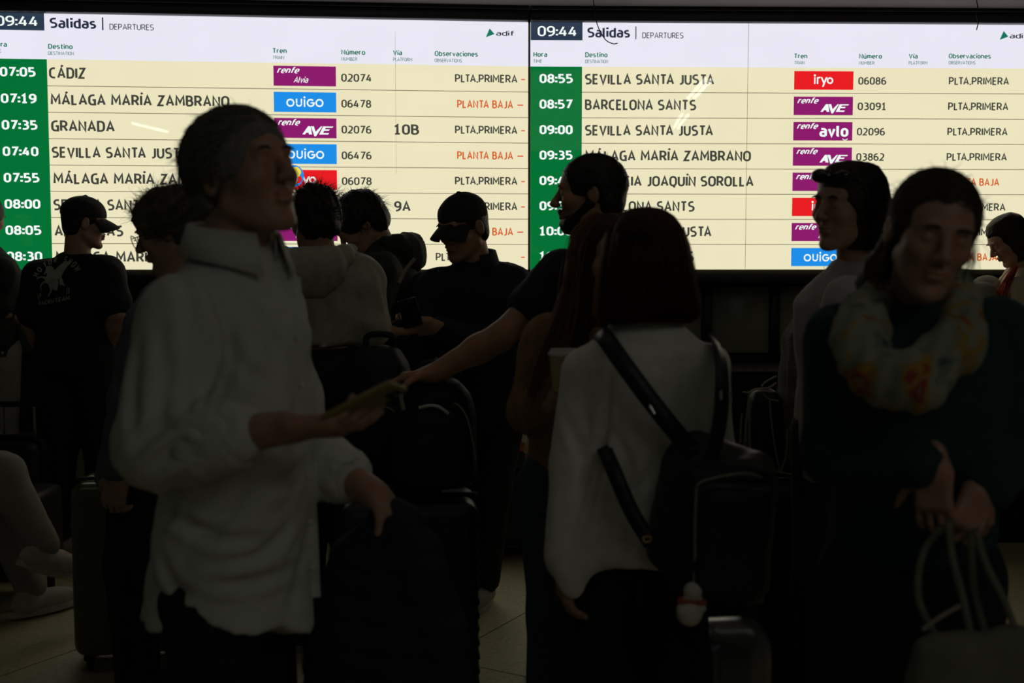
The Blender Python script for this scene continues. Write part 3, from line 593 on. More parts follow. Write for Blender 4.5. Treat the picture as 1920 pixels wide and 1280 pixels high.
def logo(B, kind, x0, x1, z0, z1):
    col = {'iryo': 'red', 'ouigo': 'blue'}.get(kind, 'purple'); w = x1-x0; h = z1-z0
    if kind == 'iryo':
        pass
    r = B.rect('operator_logo', x0, x1, z0, z1, E[col], .006)
    X = lambda a: x0+a*w; Z = lambda a: z0+a*h; T = lambda s, a, b, zb, c, **k: B.text('logo_lettering', s, X(a), X(b), Z(zb), c*h, E['paper'], lay=.009, parent=r, **k)
    if kind == 'ouigo':     # round capitals drawn as rings and bars, units of the logo height
        u = []; c = .2; 
        u.append(ring(0, 0, .125, .2)); u += [[(.27, .2), (.34, .2), (.34, -.02), (.27, -.02)], [(.51, .2), (.58, .2), (.58, -.02), (.51, -.02)]]; u.append(ring(.425, -.04, .085, .155, 1, 180, 360))
        u += [[(.66, .17), (.73, .17), (.73, -.2), (.66, -.2)]]; u.append(ring(.695, .27, .0, .05)); u.append(ring(1.0, 0, .125, .2, 1, 45, 360)); u.append([(1.0, .035), (1.2, .035), (1.2, -.03), (1.0, -.03)])
        u.append(ring(1.43, 0, .125, .2)); strokes(B, 'logo_lettering', u, X(.5)-.72*h*1.02, Z(.46), h*1.02, r, E['paper'])
    elif kind == 'iryo':
        u = [[(0, .14), (.07, .14), (.07, -.2), (0, -.2)], ring(.035, .23, 0, .055), [(.14, .14), (.21, .14), (.21, -.2), (.14, -.2)], ring(.28, 0.02, .07, .14, 1, 70, 180), [(.33, .14), (.41, .14), (.5, -.06), (.46, -.16)], [(.5, -.06), (.6, .14), (.68, .14), (.49, -.34), (.41, -.34)], ring(.81, -.03, .09, .165)]
        strokes(B, 'logo_lettering', u, X(.5)-.5*h*1.08, Z(.52), h*1.08, r, E['paper'])
    else:
        T('renfe', .055, .42, .62, .32, bold=.012, shear=.35)
        if kind == 'alvia': T('Alvia', .32, .56, .16, .30, bold=-.004, shear=.28)
        elif kind == 'ave':
            u = [[(0, 0), (.3, .42), (.43, .42), (.5, 0), (.34, 0), (.33, .09), (.2, .09), (.14, 0)], [(.44, .42), (.6, .42), (.68, .14), (.96, .42), (1.04, .42), (.7, -.09), (.62, -.09)],
                 [(1.08, .42), (1.6, .42), (1.55, .35), (1.2, .35), (1.17, .27), (1.42, .27), (1.36, .2), (1.12, .2), (1.07, .08), (1.38, .08), (1.32, 0), (.86, 0)]]
            strokes(B, 'logo_lettering', u, X(.45), Z(.18), h*.98, r, E['paper'])
        else:
            T('avlo', .44, .93, .2, .62, bold=.022); strokes(B, 'logo_smile', [ring(0, 0, .15, .19, 1, 215, 325)], X(.875), Z(.2), h, r, E['paper'])
def make_board(B, s_left, s_col, s_right, headers, rows, side):
    R = (ZH-ZB)/8
    box_ = box('housing', (s_left+.004, .005, ZB-.02), (s_right-.004, .12, ZT+.02), M['frame_black'], None); box_.data.transform(B.m); box_.parent = B.root; box_.matrix_parent_inverse = B.root.matrix_basis.inverted()
    B.rect('display_panel', s_left, s_right, ZB, ZT, E['cream'], 0)
    B.rect('header_band', s_left, s_right, ZH, ZT, E['white'], .003)
    B.rect('time_column', s_left, s_col, ZB, ZH, E['green'], .003)
    for i in range(1, 8): B.rect('row_line', s_col, s_right, ZB+R*i-.0018, ZB+R*i+.0018, E['line'], .004)
    for k in headers: B.ptext(*k[:-1], **k[-1])
    for i, row in enumerate(rows):
        z = ZB+R*(7-i)
        for it in row:
            if it[0] == 'logo': logo(B, it[1], it[2], it[3], z+it[4], z+it[5])
            elif it[0] == 'dash': B.rect('remark_dash', it[1], it[2], z+.066, z+.072, E['dash'], .006)
            else:
                nm, body, u0, u1, dz, cp, mk_, bo = it; vv = 505-47.5*(7.3-i); x0, _ = B.sz(u0, vv); x1, _ = B.sz(u1, vv); B.text(nm, body, x0, x1, z+dz, cp, E[mk_], bold=bo)
def bezel(B, s0, s1):
    for nm, a, b, c, d, m, y0, y1 in (('bezel', s0, s1, ZT, ZT+.055, 'frame_grey', -.055, .1), ('bezel', s0, s1, ZT+.055, ZT+.135, 'frame_black', -.08, .1), ('sill', s0, s1, ZB-.028, ZB-.001, 'sill_metal', -.06, .1), ('sill', s0, s1, ZB-.08, ZB-.028, 'frame_black', -.07, .1)):
        o = box(nm, (a, y0, c), (b, y1, d), M[m], None, bevel=.003, seg=1); o.data.transform(B.m); o.parent = B.root; o.matrix_parent_inverse = B.root.matrix_basis.inverted()
    g = B.rect('glass_pane', s0, s1, ZB-.001, ZT, M['glass'], .045); return g
gm = bpy.data.materials.new('cover_glass'); gm.use_nodes = True; nt = gm.node_tree; nt.nodes.remove(nt.nodes['Principled BSDF'])
tr = nt.nodes.new('ShaderNodeBsdfTransparent'); gl = nt.nodes.new('ShaderNodeBsdfGlossy'); gl.inputs['Roughness'].default_value = 0; mx = nt.nodes.new('ShaderNodeMixShader')
lw = nt.nodes.new('ShaderNodeFresnel'); lw.inputs[0].default_value = 1.52
nt.links.new(lw.outputs[0], mx.inputs[0]); nt.links.new(tr.outputs[0], mx.inputs[1]); nt.links.new(gl.outputs[0], mx.inputs[2]); nt.links.new(mx.outputs[0], nt.nodes['Material Output'].inputs[0]); M['glass'] = gm

B1 = Board(0, 6.11, 990, 6.35, 'left departure board listing trains from 07:05 to 08:30')
B2 = Board(994, 6.35, 1920, 6.42, 'right departure board listing trains from 08:55, beside the narrow black gap')
ZH = B2.sz(1200, 125.6)[1]; ZT = B2.sz(1000, 42)[1]
H, h_ = 'heading_lettering', 'subheading_lettering'
hd1 = [('clock_lettering', '09:44', -7, 71, 49, 19.5, E['paper'], dict(lay=.009, bold=.0)), ('title_lettering', 'Salidas', 94, 181, 53, 19.5, E['head'], dict(bold=.02)), ('title_lettering', 'DEPARTURES', 206, 289, 56, 11.2, E['head'], dict(bold=-.008))]
hd2 = [('clock_lettering', '09:44', 1008, 1080, 68.5, 19.2, E['paper'], dict(lay=.009, bold=.0)), ('title_lettering', 'Salidas', 1101, 1181, 70.7, 19, E['head'], dict(bold=.02)), ('title_lettering', 'DEPARTURES', 1204, 1281, 72, 11, E['head'], dict(bold=-.008))]
for a, b, u, u1, u2, v, U, U1, U2, Vv in (('Hora', 'TIME', -14, 14, 3, 88, 1000, 1026, 1016, 107), ('Destino', 'DESTINATION', 91, 137, 139, 92, 1097, 1139, 1140, 107.6), ('Tren', 'TRAIN', 512, 538, 533, 100, 1489, 1513, 1508, 110), ('Número', 'NUMBER', 640, 685, 670, 102.8, 1610, 1653, 1639, 110.3), ('Vía', 'PLATFORM', 737, 754, 773, 103.7, 1703, 1720, 1738, 110.3), ('Observaciones', 'OBSERVATIONS', 815, 896, 866, 105.5, 1778, 1857, 1828, 110)):
    hd1 += [(H, a, u, u1, v, 9.6, E['teal'], dict(bold=.016)), (h_, b, u, u2, v+11.2, 6.6, E['teal'], dict(bold=-.006))]
    hd2 += [(H, a, U, U1, Vv, 9.3, E['teal'], dict(bold=.016)), (h_, b, U, U2, Vv+11, 6.4, E['teal'], dict(bold=-.006))]
PL, PB = 'PLTA.PRIMERA', 'PLANTA BAJA'
def row1(i, t, dest, du, lg_, num, plat, rem, ru=None):
    k = i*2-.2*i; x0 = B1.sz(513, 142)[0]; x1 = B1.sz(630, 142)[0]; q = [('time_lettering', t, 1+1.75*i, 68+1.75*i, .047, .0515, 'paper', .022), ('destination_lettering', dest, du[0], du[1], .0393, .0605, 'text', .02), ('logo', lg_, x0, x1, .0165, .126)]
    if num: q.append(('number_lettering', num, 640+.3*i, 696+.3*i, .0435, .044, 'text', .012))
    if plat: q.append(('platform_lettering', plat[0], 739, plat[1], .04, .058, 'text', .018))
    a, b, c = (853, 970, 'text') if rem == PL else (857, 962, 'orange'); 
    if ru: a, b = ru
    q.append(('remark_lettering', rem, a, b, .0485, .0455, c, .014)); q.append(('dash', B1.sz(977 if rem == PL else 970, 200)[0], B1.sz(984 if rem == PL else 981, 200)[0])); return q
rows1 = [row1(0, '07:05', 'CÁDIZ', (93, 163), 'alvia', '02074', None, PL), row1(1, '07:19', 'MÁLAGA MARÍA ZAMBRANO', (96, 431), 'ouigo', '06478', None, PB), row1(2, '07:35', 'GRANADA', (97, 216), 'ave', '02076', ('10B', 786), PL),
         row1(3, '07:40', 'SEVILLA SANTA JUSTA', (98, 353), 'ouigo', '06476', None, PB), row1(4, '07:55', 'MÁLAGA MARÍA ZAMBRANO', (101, 436), 'iryo', '06078', None, PL), row1(5, '08:00', 'SEVILLA SANTA JUSTA', (101, 356), 'ave', '06090', ('9A', 770), PL),
         row1(6, '08:05', 'ALGECIRAS', (103, 232), 'alvia', '', None, PB), row1(7, '08:30', 'MÁLAGA MARÍA ZAMBRANO', (105, 440), 'ouigo', '', None, PL, (817, 932))]
def row2(i, t, dest, w, lg_, num, rem):
    x0 = B2.sz(1488.5, 150)[0]; x1 = B2.sz(1599.5, 150)[0]; sh = -.85*i; q = [('time_lettering', t, 1011.5, 1074-.2*i, .05, .0512, 'paper', .022), ('destination_lettering', dest, 1096.5, 1096.5+w, .043, .0598, 'text', .02), ('logo', lg_, x0, x1, .019, .123)]
    if num: q.append(('number_lettering', num, 1608.5+1.5*sh, 1661+1.5*sh, .048, .043, 'text', .012))
    a, b, c = (1778+1.6*sh, 1891+1.6*sh, 'text') if rem == PL else (1778+1.6*sh, 1878+1.6*sh, 'orange')
    q.append(('remark_lettering', rem, a, b, .049, .044, c, .014)); return q
rows2 = [row2(0, '08:55', 'SEVILLA SANTA JUSTA', 242, 'iryo', '06086', PL), row2(1, '08:57', 'BARCELONA SANTS', 208.5, 'ave', '03091', PL), row2(2, '09:00', 'SEVILLA SANTA JUSTA', 240, 'avlo', '02096', PL), row2(3, '09:35', 'MÁLAGA MARÍA ZAMBRANO', 311, 'ave', '03862', PL),
         row2(4, '09:40', 'VALENCIA JOAQUÍN SOROLLA', 316, 'ave', '05110', PB), row2(5, '09:50', 'BARCELONA SANTS', 205.5, 'iryo', '', PL), row2(6, '10:00', 'SEVILLA SANTA JUSTA', 237, 'ave', '', PL), row2(7, '10:05', 'BARCELONA SANTS', 204, 'ouigo', '', PB)]
s1r = B1.len; s2r = B2.len+.22
make_board(B1, B1.sz(-14, 300)[0], B1.sz(88, 109)[0], s1r, hd1, rows1, 0)
make_board(B2, 0, B2.sz(1091, 200)[0], s2r, hd2, rows2, 1)
bezel(B1, B1.sz(-14, 300)[0]-.05, s1r-.004); bezel(B2, .001, s2r+.05)
for B, u0, u1, v0, v1, ub, vb0, vb1, tu, tv, tx in ((B1, -13, 84, 20, 56, 193, 33, 57, 911, 54, 930), (B2, 995, 1092, 41, 75.5, 1192, 50, 74, 1873.5, 59, 1892)):
    a = B.sz(u0, v1); b = B.sz(u1, v1); B.rect('clock_box', a[0], b[0], a[1], ZT, E['slate'], .006)
    a = B.sz(ub-1, vb1); b = B.sz(ub+1, vb0); B.rect('title_bar', a[0], b[0], a[1], b[1], E['head'], .006)
    k = abs(B.sz(tu, tv)[0]-B.sz(tu+100, tv)[0])/100; x, z = B.sz(tu, tv+16)
    strokes(B, 'brand_mark', [[(0, 0), (7, 16), (16, 6), (9, 3.2)], [(8.2, 4.2), (4, 1.6), (1, 0), (8, 10)]], x, z, k, B.root, E['teal'], .006)
    B.ptext('brand_lettering', 'adif', tx, tx+33.5, tv+13.3, 9.2, E['head'], bold=.0)
gap = box('trim_1', (P(991.2, 500, 6.33).x, 6.36, ZB), (P(994, 500, 6.33).x, 6.5, ZT), M['frame_black']); tag(gap, kind='structure')
for ua, va, ub_, vb in ((1403, 42, 1397, 504), (1545, 458, 1545, 504)):
    a = B2.sz(ua, va); b = B2.sz(ub_, vb); B2.rect('module_seam', (a[0]+b[0])/2-.0012, (a[0]+b[0])/2+.0012, b[1], min(a[1], ZT), E['line'], .0045)
a = B1.sz(741, 60); b = B1.sz(741, 325); B1.rect('module_seam', a[0]-.0006, a[0]+.0006, b[1], a[1], E['line'], .0045)
# glass reflection painted as a patterned disc, half hidden behind the white-haired man's face
a = B1.sz(553, 331); st = B1.poly('round_reflection', [(a[0]+.055*math.cos(t*.35), a[1]+.06*math.sin(t*.35)) for t in range(18)], E['blue'], .048)
for dx, dz, rr_, c in ((.01, .02, .03, 'yellow'), (-.012, -.02, .032, 'white'), (.02, -.018, .024, 'red')): B1.poly('reflection_patch', [(a[0]+dx+rr_*math.cos(t*.5), a[1]+dz+rr_*math.sin(t*.5)) for t in range(12)], E[c], .0495+.0005*ord(c[0])/60, st)
# hanging wires in front of the right board
w_ = tube('hanging_wire', [P(1112, -6, 6.15), P(1115, 20, 6.15), P(1119, 43, 6.15), P(1127, 62, 6.15), P(1137, 76, 6.15), P(1150, 82, 6.15), P(1158, 81, 6.15)], .0028, M['rubber'], None, 6, 30); tag(w_, 'thin loose black wire curling in front of the word Salidas on the right board', 'wire')
w_ = tube('hanging_wire', [P(1829, -6, 6.15), P(1833, 12, 6.15), P(1831, 28, 6.15), P(1834, 42, 6.15), P(1831, 56, 6.15)], .0028, M['rubber'], None, 6, 20); tag(w_, 'short loose wire hanging over the top edge left of the second logo', 'wire')

# ceiling tubes behind the camera; the cover glass mirrors them as the streaks on the boards
me_t = emit('tube_glow', (1, .98, .9), 9)
def mirror_lamp(B, u, v, zc):
    c = Vector((0, 0, CAM_Z)); q = P(u, v, 1.0)-c; a = B.a+B.n*.045; t = (a-c).dot(B.n)/q.dot(B.n); p = c+q*t; r = q-2*q.dot(B.n)*B.n; k = (zc-p.z)/r.z; return p+r*k
for B, ends, lab in ((B2, ((1322, 148), (1290, 184)), 'ceiling tube lamp behind the viewer, first of the near pair'), (B2, ((1333, 150), (1301, 184)), 'ceiling tube lamp behind the viewer, second of the near pair'), (B2, ((1279, 214), (1263, 240)), 'ceiling tube lamp behind the viewer, first of the far pair'), (B2, ((1290, 215), (1271, 240)), 'ceiling tube lamp behind the viewer, second of the far pair'), (B1, ((248, 231), (314, 247)), 'ceiling tube lamp behind the viewer on the left side')):
    p, q = [mirror_lamp(B, u, v, 3.6) for u, v in ends]
    lamp = tube('tube_lamp', [p, q], .02, me_t, None, 8, 3); tag(lamp, lab, 'lamp', 'ceiling tube lamps')
#PEOPLE
def strands(name, c, R, s, m, parent, secs, N, rad=.0011, seed=1, wave=.006, spread=(0, 1), phi=(0, 360), inner=.92, steps=16, ends=.03, outer=1.03):
    """long hair: each strand starts at the crown, follows the ring sections (z, cx, cy, rx, ry) in world axes turned by R and ends near the last one"""
    r = np.random.default_rng(seed); S_ = np.array(secs, float); n = len(S_)
    ph = np.radians(r.uniform(phi[0], phi[1], N))[:, None]; t = np.linspace(0, 1, steps)[None, :]; t = spread[0]+(spread[1]-spread[0])*t
    t = t*np.ones((N, 1)); t = t*(1+r.uniform(-ends, ends, (N, 1)))
    z, cx, cy, rx, ry = [np.interp(t*(n-1), np.arange(n), S_[:, i]) for i in range(5)]
    k = r.uniform(inner, outer, (N, 1)); w = wave*np.sin(t*9+r.uniform(0, 6.3, (N, 1)))*t
    x = cx+rx*k*np.cos(ph)+w; y = cy+ry*k*np.sin(ph)+wave*np.cos(t*8+r.uniform(0, 6.3, (N, 1)))*t
    p = arr(c)+np.stack([x, y, z], -1) @ R.T; o = link(name, tube_mesh(p, rad, 3), m, parent); o['kind'] = 'stuff'; return o
def hair_solid(c, R, secs, m, parent, res=.008, face=None, amp=.003, fr=40, extra=(), seed=2, cut=.0):
    sec = [(a, b, d, e, f) for a, b, d, e, f in secs][::-1]; o = [loft(c, R, sec, .02, n=2.0, rnd=.015)]+list(extra)
    if face is not None: o.append(face)
    return solid('hair', o, res, m, parent, None, noise=folds(amp, fr, seed, (1, 1, .08)))
def collar(name, nb, TR, r, h, m, parent, gap=22, out=.028, pts=.035, tilt=.0):
    "shirt collar: a stand and a folded leaf, open towards the front"
    n = 30; V = []; 
    for i in range(n+1):
        a = math.radians(90+gap+(360-2*gap)*i/n); fr = abs(i/n-.5)*2; d = TR[:, 0]*math.cos(a)+TR[:, 1]*math.sin(a); hh = h*(1-.35*fr)
        for rr_, z in ((r, -.02), (r*.97, hh), (r+.006, hh+.004), (r+out*(.5+.6*fr), -.012-pts*fr**3)): V.append(tuple(arr(nb)+d*rr_+TR[:, 2]*(z+tilt*math.sin(a))))
    me = pymesh(V, [(i*4+j, i*4+j+1, i*4+j+5, i*4+j+4) for i in range(n) for j in range(3)]); o = link(name, me, m, parent, True)
    md = o.modifiers.new('thickness', 'SOLIDIFY'); md.thickness = .003; return o
def hood(D, m, parent, r=.12, th=.045, back=.05, drop=.0):
    c = D['nb']-D['TR'][:, 1]*.02+D['w']*(.0-drop); o = []
    for i in range(9):
        a = math.radians(180+180*i/8); b = math.radians(180+180*(i+1)/8)
        pa = [c+D['TR'][:, 0]*r*math.cos(q)+D['TR'][:, 1]*(r*math.sin(q)*.9)+D['w']*(.02-.05*abs(math.sin(q))) for q in (a, b)]
        if i < 8: o.append(cap(pa[0], pa[1], th*(.55+.5*abs(math.sin(a))), th*(.55+.5*abs(math.sin(b))), .03))
    o.append(ell(c-D['TR'][:, 1]*(back+r*.5)-D['w']*.06, (.11, .06, .09), D['TR'], .05))
    return solid('hood', o, .011, m, parent, None, noise=folds(.005, 20, 8))
def baseball_cap(D, parent, m, s=1.08):
    c, R = D['hc'], D['HR']; T = lambda p: arr(c)+R @ (np.array(p)*s)
    h = solid('cap', [ell(T((0, -.012, .048)), np.array((.083, .103, .083))*s, R, .02), rbox(T((0, 0, -.05)), np.array((.2, .2, .083))*s, R, .01, .008, 's'), ell(T((0, -.01, .132)), (.009, .009, .006), R, .004)], .006, m, parent, None, noise=folds(.0015, 30, 3))
    V = []; n, k = 20, 6
    for j in range(k+1):
        for i in range(n+1):
            a = math.radians(-68+136*i/n); e = j/k; x = .08*math.sin(a)*(1-.06*e); y0 = .09*math.cos(a)-.01; y = y0+e*(.078*math.cos(a)**.6)+.0; V.append(tuple(T((x, y, .036-.02*e-.05*(x/.08)**2*(.4+.6*e)-.014*e*e))))
    me = pymesh(V, [(j*(n+1)+i, j*(n+1)+i+1, (j+1)*(n+1)+i+1, (j+1)*(n+1)+i) for j in range(k) for i in range(n)]); o = link('brim', me, m, h, True); md = o.modifiers.new('thickness', 'SOLIDIFY'); md.thickness = .0035
    return h
def near(D, uvd, Y): return arr(P(uvd[0], uvd[1], Y+uvd[2]))

# --- white-haired man, standing, three-quarter view to the right, phone in his right hand
Y = 2.3
def A_extra(D):
    o = []; el_, wr_ = D['el'], D['wr']; d = unit(wr_[0]-el_[0])
    o += [cap(el_[0]+V3(-.012, 0, -.012), el_[0]+d*.17, .062, .058, .05), cap(D['sh'][0]+V3(-.02, .03, -.06), D['el'][0]+V3(-.02, .02, .02), .066, .062, .06)]
    pl, TR, L = D['pl'], D['TR'], D['L']
    def hem(x, y, z):
        dx, dy = x-pl[0], y-pl[1]; a = (TR[0,0]*dx+TR[1,0]*dy); b = (TR[0,1]*dx+TR[1,1]*dy); ph = np.arctan2(b, a); zz = .722-.034*np.abs(np.sin(ph-.3))**1.5+.006*np.sin(5*ph)
        return z-zz+0*x
    o.append(('s', hem, V3(-9, -9, -9), V3(9, 9, .80), .01)); return o
A = person('white-haired man in an untucked white shirt, holding a phone, nearest on the left', Y, -118, (461, 332, -124, 12, 5, -.02), (440, 468, 0), ((338, 588, -.13), (500, 560, .17)), ((306, 838, -.2), (548, 832, .22)), ((532, 802, -.28), (702, 925, .05)),
    pelvis=(428, 1085, .02), feet=[(-.50, 2.12), (-.62, 2.5)], hs=1.1, arms=1.18, skin='skin', neckr=.064, nose=1.3,
    hands=(dict(d=(.9, -.12, .06), n=(-.1, .35, .93), side=-1, curl=(.3, .35, .45, .55), tc=.3, spread=.12, tout=.6, s=1.08), dict(d=(.72, -.2, -.62), n=(-.6, .2, -.75), side=-1, curl=(1.25, 1.3, 1.3, 1.3), tc=.9, tout=.3, s=.88)),
    top=dict(mat='white_shirt', name='shirt', res=.0085, w=.92, d=1.2, hem=-.16, belly=.03, sl=(.072, .066, .066, .054), cut=((1, .42), (1, .62)), amp=.0115, fr=13, seed=21, extra=A_extra, flare=1.14, shr=.058, neckw=.08),
    pants=dict(r=(.082, .085, .07), mat='black_cloth', pw=.9))
Ab = A['body']
hr = solid('hair', hair_cap(A['hc'], A['HR'], 1.1, .011, -.02, .075, .004), .0055, M['white_hair'], Ab, None, noise=folds(.0032, 34, 4, (1, .5, .6)))
tufts('hair_strands', A['hc'], A['HR'], 1.1, M['white_hair'], Ab, 500, .018, .002, th=.016, seed=4, fall=.2, sweep=(.1, -.9, -.2), rad=.0010)
comb('hair_strands', A['hc'], A['HR'], 1.1, M['white_hair'], Ab, 2600, .055, .02, (.15, -1, -.1), .5, line=(.03, .078), rad=.0013, seed=41)
crease(A['top'], [(1.5, (392, 528), (420, 590), (432, 660), (418, 720), (392, 768), (388, 805)), (.7, (330, 500), (352, 560), (356, 640)), (.9, (262, 640), (250, 740), (256, 820)), (1., (300, 620), (312, 700), (300, 780), (262, 850)), (1.1, (236, 872), (282, 812), (350, 792), (420, 800)), (1., (262, 892), (320, 850), (400, 838)), (.8, (340, 700), (352, 760), (392, 800)),
    (.9, (448, 560), (500, 620), (520, 700)), (.8, (420, 640), (470, 700), (520, 720)), (.8, (560, 560), (576, 640), (584, 720)), (1., (300, 940), (350, 980), (420, 1010), (520, 1010)), (1., (330, 900), (318, 960), (284, 1020)), (.9, (470, 900), (430, 960), (360, 1010)), (.9, (560, 960), (500, 1030), (400, 1060)), (.8, (560, 1060), (480, 1090), (380, 1095)), (.8, (300, 1040), (330, 1100), (380, 1120)), (.7, (590, 860), (540, 900), (500, 905))], .0095, .014)
collar('collar', A['nb']+V3(.0, -.005, -.0), A['TR'], .088, .05, M['white_shirt'], Ab, gap=20, out=.036, pts=.036)
def cuff(D, i, fr, r, m, name='cuff'):
    a, b = D['el'][i], D['wr'][i]; d = unit(b-a); p = a+(b-a)*fr
    ops = [cap(p-d*.035, p+d*.028, r, r*.93, .01), cap(p-d*.02, p+d*.014, r+.006, r+.005, .008), cap(p+d*.035, p+d*.2, r*.82, r*.8, .006, 's')]
    return solid(name, ops, .0065, m, D['body'], None, noise=folds(.003, 30, 9))
cuff(A, 0, .45, .067, M['white_shirt']); cuff(A, 1, .56, .058, M['white_shirt'])
def on_mesh(o, uv, dy0=0):
    "points on mesh o seen from pixel list uv"
    me = o.data; bv = BVHTree.FromPolygons([v.co[:] for v in me.vertices], [p.vertices[:] for p in me.polygons]); out = []; c = Vector((0, 0, CAM_Z))
    for u, v in uv:
        d = (P(u, v, 1.0)-c).normalized(); h = bv.ray_cast(c, d); out.append(h[0]-d*.002 if h[0] is not None else None)
    return out
pk = [p for p in on_mesh(A['top'], [(548+t*54-16*t*t, 520+t*600) for t in np.linspace(0, 1, 22)]) if p is not None]
if len(pk) > 3:
    strap('placket', pk, .034, M['white_shirt'], A['top'], (.3, -1, 0), .003, 60)
    for q in pk[1::3]:
        bm = bmesh.new(); bmesh.ops.create_cone(bm, cap_ends=True, segments=12, radius1=.0055, radius2=.0048, depth=.002, matrix=Matrix.Rotation(math.pi/2, 4, 'X')); me = bpy.data.meshes.new('button'); bm.to_mesh(me); bm.free(); b_ = link('button', me, M['cup_lid'], A['top'], True); b_.location = q+Vector((.002, -.004, 0))
# phone in his hand
def phone(label, a, b, up, m, w=.074, th=.009):
    "slab from point a to point b (long axis), face normal up"
    a, b = arr(a), arr(b); d = unit(b-a); n = arr(up); n = unit(n-d*(n@d)); t = np.cross(d, n); L = np.linalg.norm(b-a)
    R = Matrix(np.stack([t, d, n], 1).tolist()).to_4x4(); R.translation = Vector((a+b)/2)
    e = empty('phone', (a+b)/2, label, 'phone'); bpy.context.view_layer.update()
    box('phone_body', (-w/2, -L/2, -th/2), (w/2, L/2, th/2), m, e, .004, R, 3); box('screen', (-w/2+.004, -L/2+.005, th/2), (w/2-.004, L/2-.005, th/2+.0008), M['phone_black'], e, 0, R)
    box('camera_bump', (-w/2+.008, L/2-.035, -th/2-.002), (-.004, L/2-.01, -th/2), M['phone_black'], e, .001, R); return e
phone('phone with a mustard case in the hand of the white-haired man', P(622, 786, 1.99), P(748, 722, 1.96), (-.40, .42, .85), M['phone_case'])

# --- woman seen from behind: auburn bob, pale grey cardigan
Y = 2.7
B_ = person('woman with an auburn bob and pale grey cardigan seen from behind', Y, 4, (1207, 494, 8, -4, 0), (1213, 600, 0), ((1322, 688, .02), (1100, 700, .02)), ((1338, 850, .03), (1078, 872, .0)), ((1330, 960, .22), (1056, 1048, -.04)),
    pelvis=(1205, 985, .02), fem=1, feet=[(.42, 2.7), (.2, 2.72)], hands=(None, dict(d=(.05, .05, -1), n=(.9, .2, 0), side=-1, curl=(.4, .5, .5, .5))),
    top=dict(mat='grey_knit', name='cardigan', res=.0095, w=.86, d=1.0, ak=.014, hem=-.07, sl=(.058, .056, .054, .044), cut=(1, .95), amp=.005, fr=11, seed=5, shr=.055, neckw=.075, flare=1.03,
        extra=lambda D: [cap(arr(P(1130, 900, 2.68)), arr(P(1076, 1100, 2.62)), .05, .018, .06, flat=((0, 1, 0), .5))]),
    pants=dict(r=(.07, .085, .08), mat='black_cloth', pw=.85))
crease(B_['top'], [(1.5, (1143, 668), (1140, 740), (1132, 820), (1118, 900), (1092, 980), (1070, 1060)), (.9, (1150, 800), (1176, 860), (1190, 930)), (.9, (1240, 850), (1210, 900), (1176, 930)), (.8, (1160, 960), (1140, 1010), (1112, 1040)), (.7, (1170, 640), (1240, 655), (1300, 640)), (.8, (1060, 780), (1090, 850), (1088, 920))], .009, .013)
secs = [(.135, 0, -.01, .012, .012), (.128, 0, -.012, .045, .05), (.108, 0, -.014, .07, .082), (.07, 0, -.016, .09, .108), (.02, 0, -.02, .101, .116), (-.04, 0, -.025, .110, .112), (-.09, 0, -.025, .117, .105), (-.125, 0, -.025, .119, .098), (-.145, 0, -.02, .10, .08)]
fc = ell(B_['hc']+B_['HR'] @ V3(0, .14, -.08), (.07, .09, .14), B_['HR'], .02, 's')
hair_solid(B_['hc'], B_['HR'], secs, M['auburn_hair'], B_['body'], .007, fc, .0028, 60)
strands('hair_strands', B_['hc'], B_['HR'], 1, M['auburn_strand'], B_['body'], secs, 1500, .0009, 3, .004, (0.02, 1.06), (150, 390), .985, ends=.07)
for ph in ((160, 190), (350, 380)): strands('hair_strands', B_['hc'], B_['HR'], 1, M['auburn_rim_glow'], B_['body'], secs, 520, .0008, 31, .006, (0.02, 1.07), ph, 1.0, ends=.08, outer=1.075)

# --- woman facing the camera: teal sweater, scarf, head bowed
Y = 2.15
C_ = person('woman in a dark teal sweater and patterned scarf, leaning towards the viewer', Y, 176, (1748, 440, 174, -14, -10, -.1), (1720, 580, 0), ((1580, 634, .0), (1874, 628, .0)), ((1566, 850, .02), (1890, 850, .04)), ((1750, 872, -.12), (1842, 915, -.1)),
    pelvis=(1710, 1060, .12), fem=1, hs=.95, feet=[(.68, 2.25), (.92, 2.25)], hands=(dict(d=(0, -.1, -1), n=(.6, .8, 0), side=-1, curl=(.5, .5, .5, .6), tc=.2, s=.82), dict(d=(-.45, -.25, -.7), n=(-.3, 1, -.3), side=1, curl=(1.25, 1.25, 1.25, 1.25), tc=.7, s=.85)),
    top=dict(mat='teal_knit', name='sweater', res=.01, w=.97, d=1.05, hem=.06, sl=(.064, .062, .062, .05), cut=(1, .88), amp=.006, fr=9, seed=8, shr=.058), pants=dict(r=(.10, .085, .07), mat='black_cloth'))
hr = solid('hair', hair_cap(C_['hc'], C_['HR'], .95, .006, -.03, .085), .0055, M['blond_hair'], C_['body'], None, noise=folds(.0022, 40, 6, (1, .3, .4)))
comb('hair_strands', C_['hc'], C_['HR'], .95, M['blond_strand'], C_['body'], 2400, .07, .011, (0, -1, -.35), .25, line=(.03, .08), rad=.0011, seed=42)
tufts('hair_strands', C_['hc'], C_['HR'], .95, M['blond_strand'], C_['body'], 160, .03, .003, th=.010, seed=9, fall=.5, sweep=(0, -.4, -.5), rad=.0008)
def wisps(name, paths, m, parent, rad=.0008, n=10, jit=.006, seed=2):
    r = np.random.default_rng(seed); L = []
    for p in paths:
        for _ in range(n):
            q = spline(p, 14); t = np.linspace(0, 1, 14)[:, None]; L.append(q+r.normal(size=3)*jit*(.3+t)+np.sin(t*6+r.uniform(0, 6))*.002)
    o = link(name, tube_mesh(L, rad, 3), m, parent); o['kind'] = 'stuff'; return o
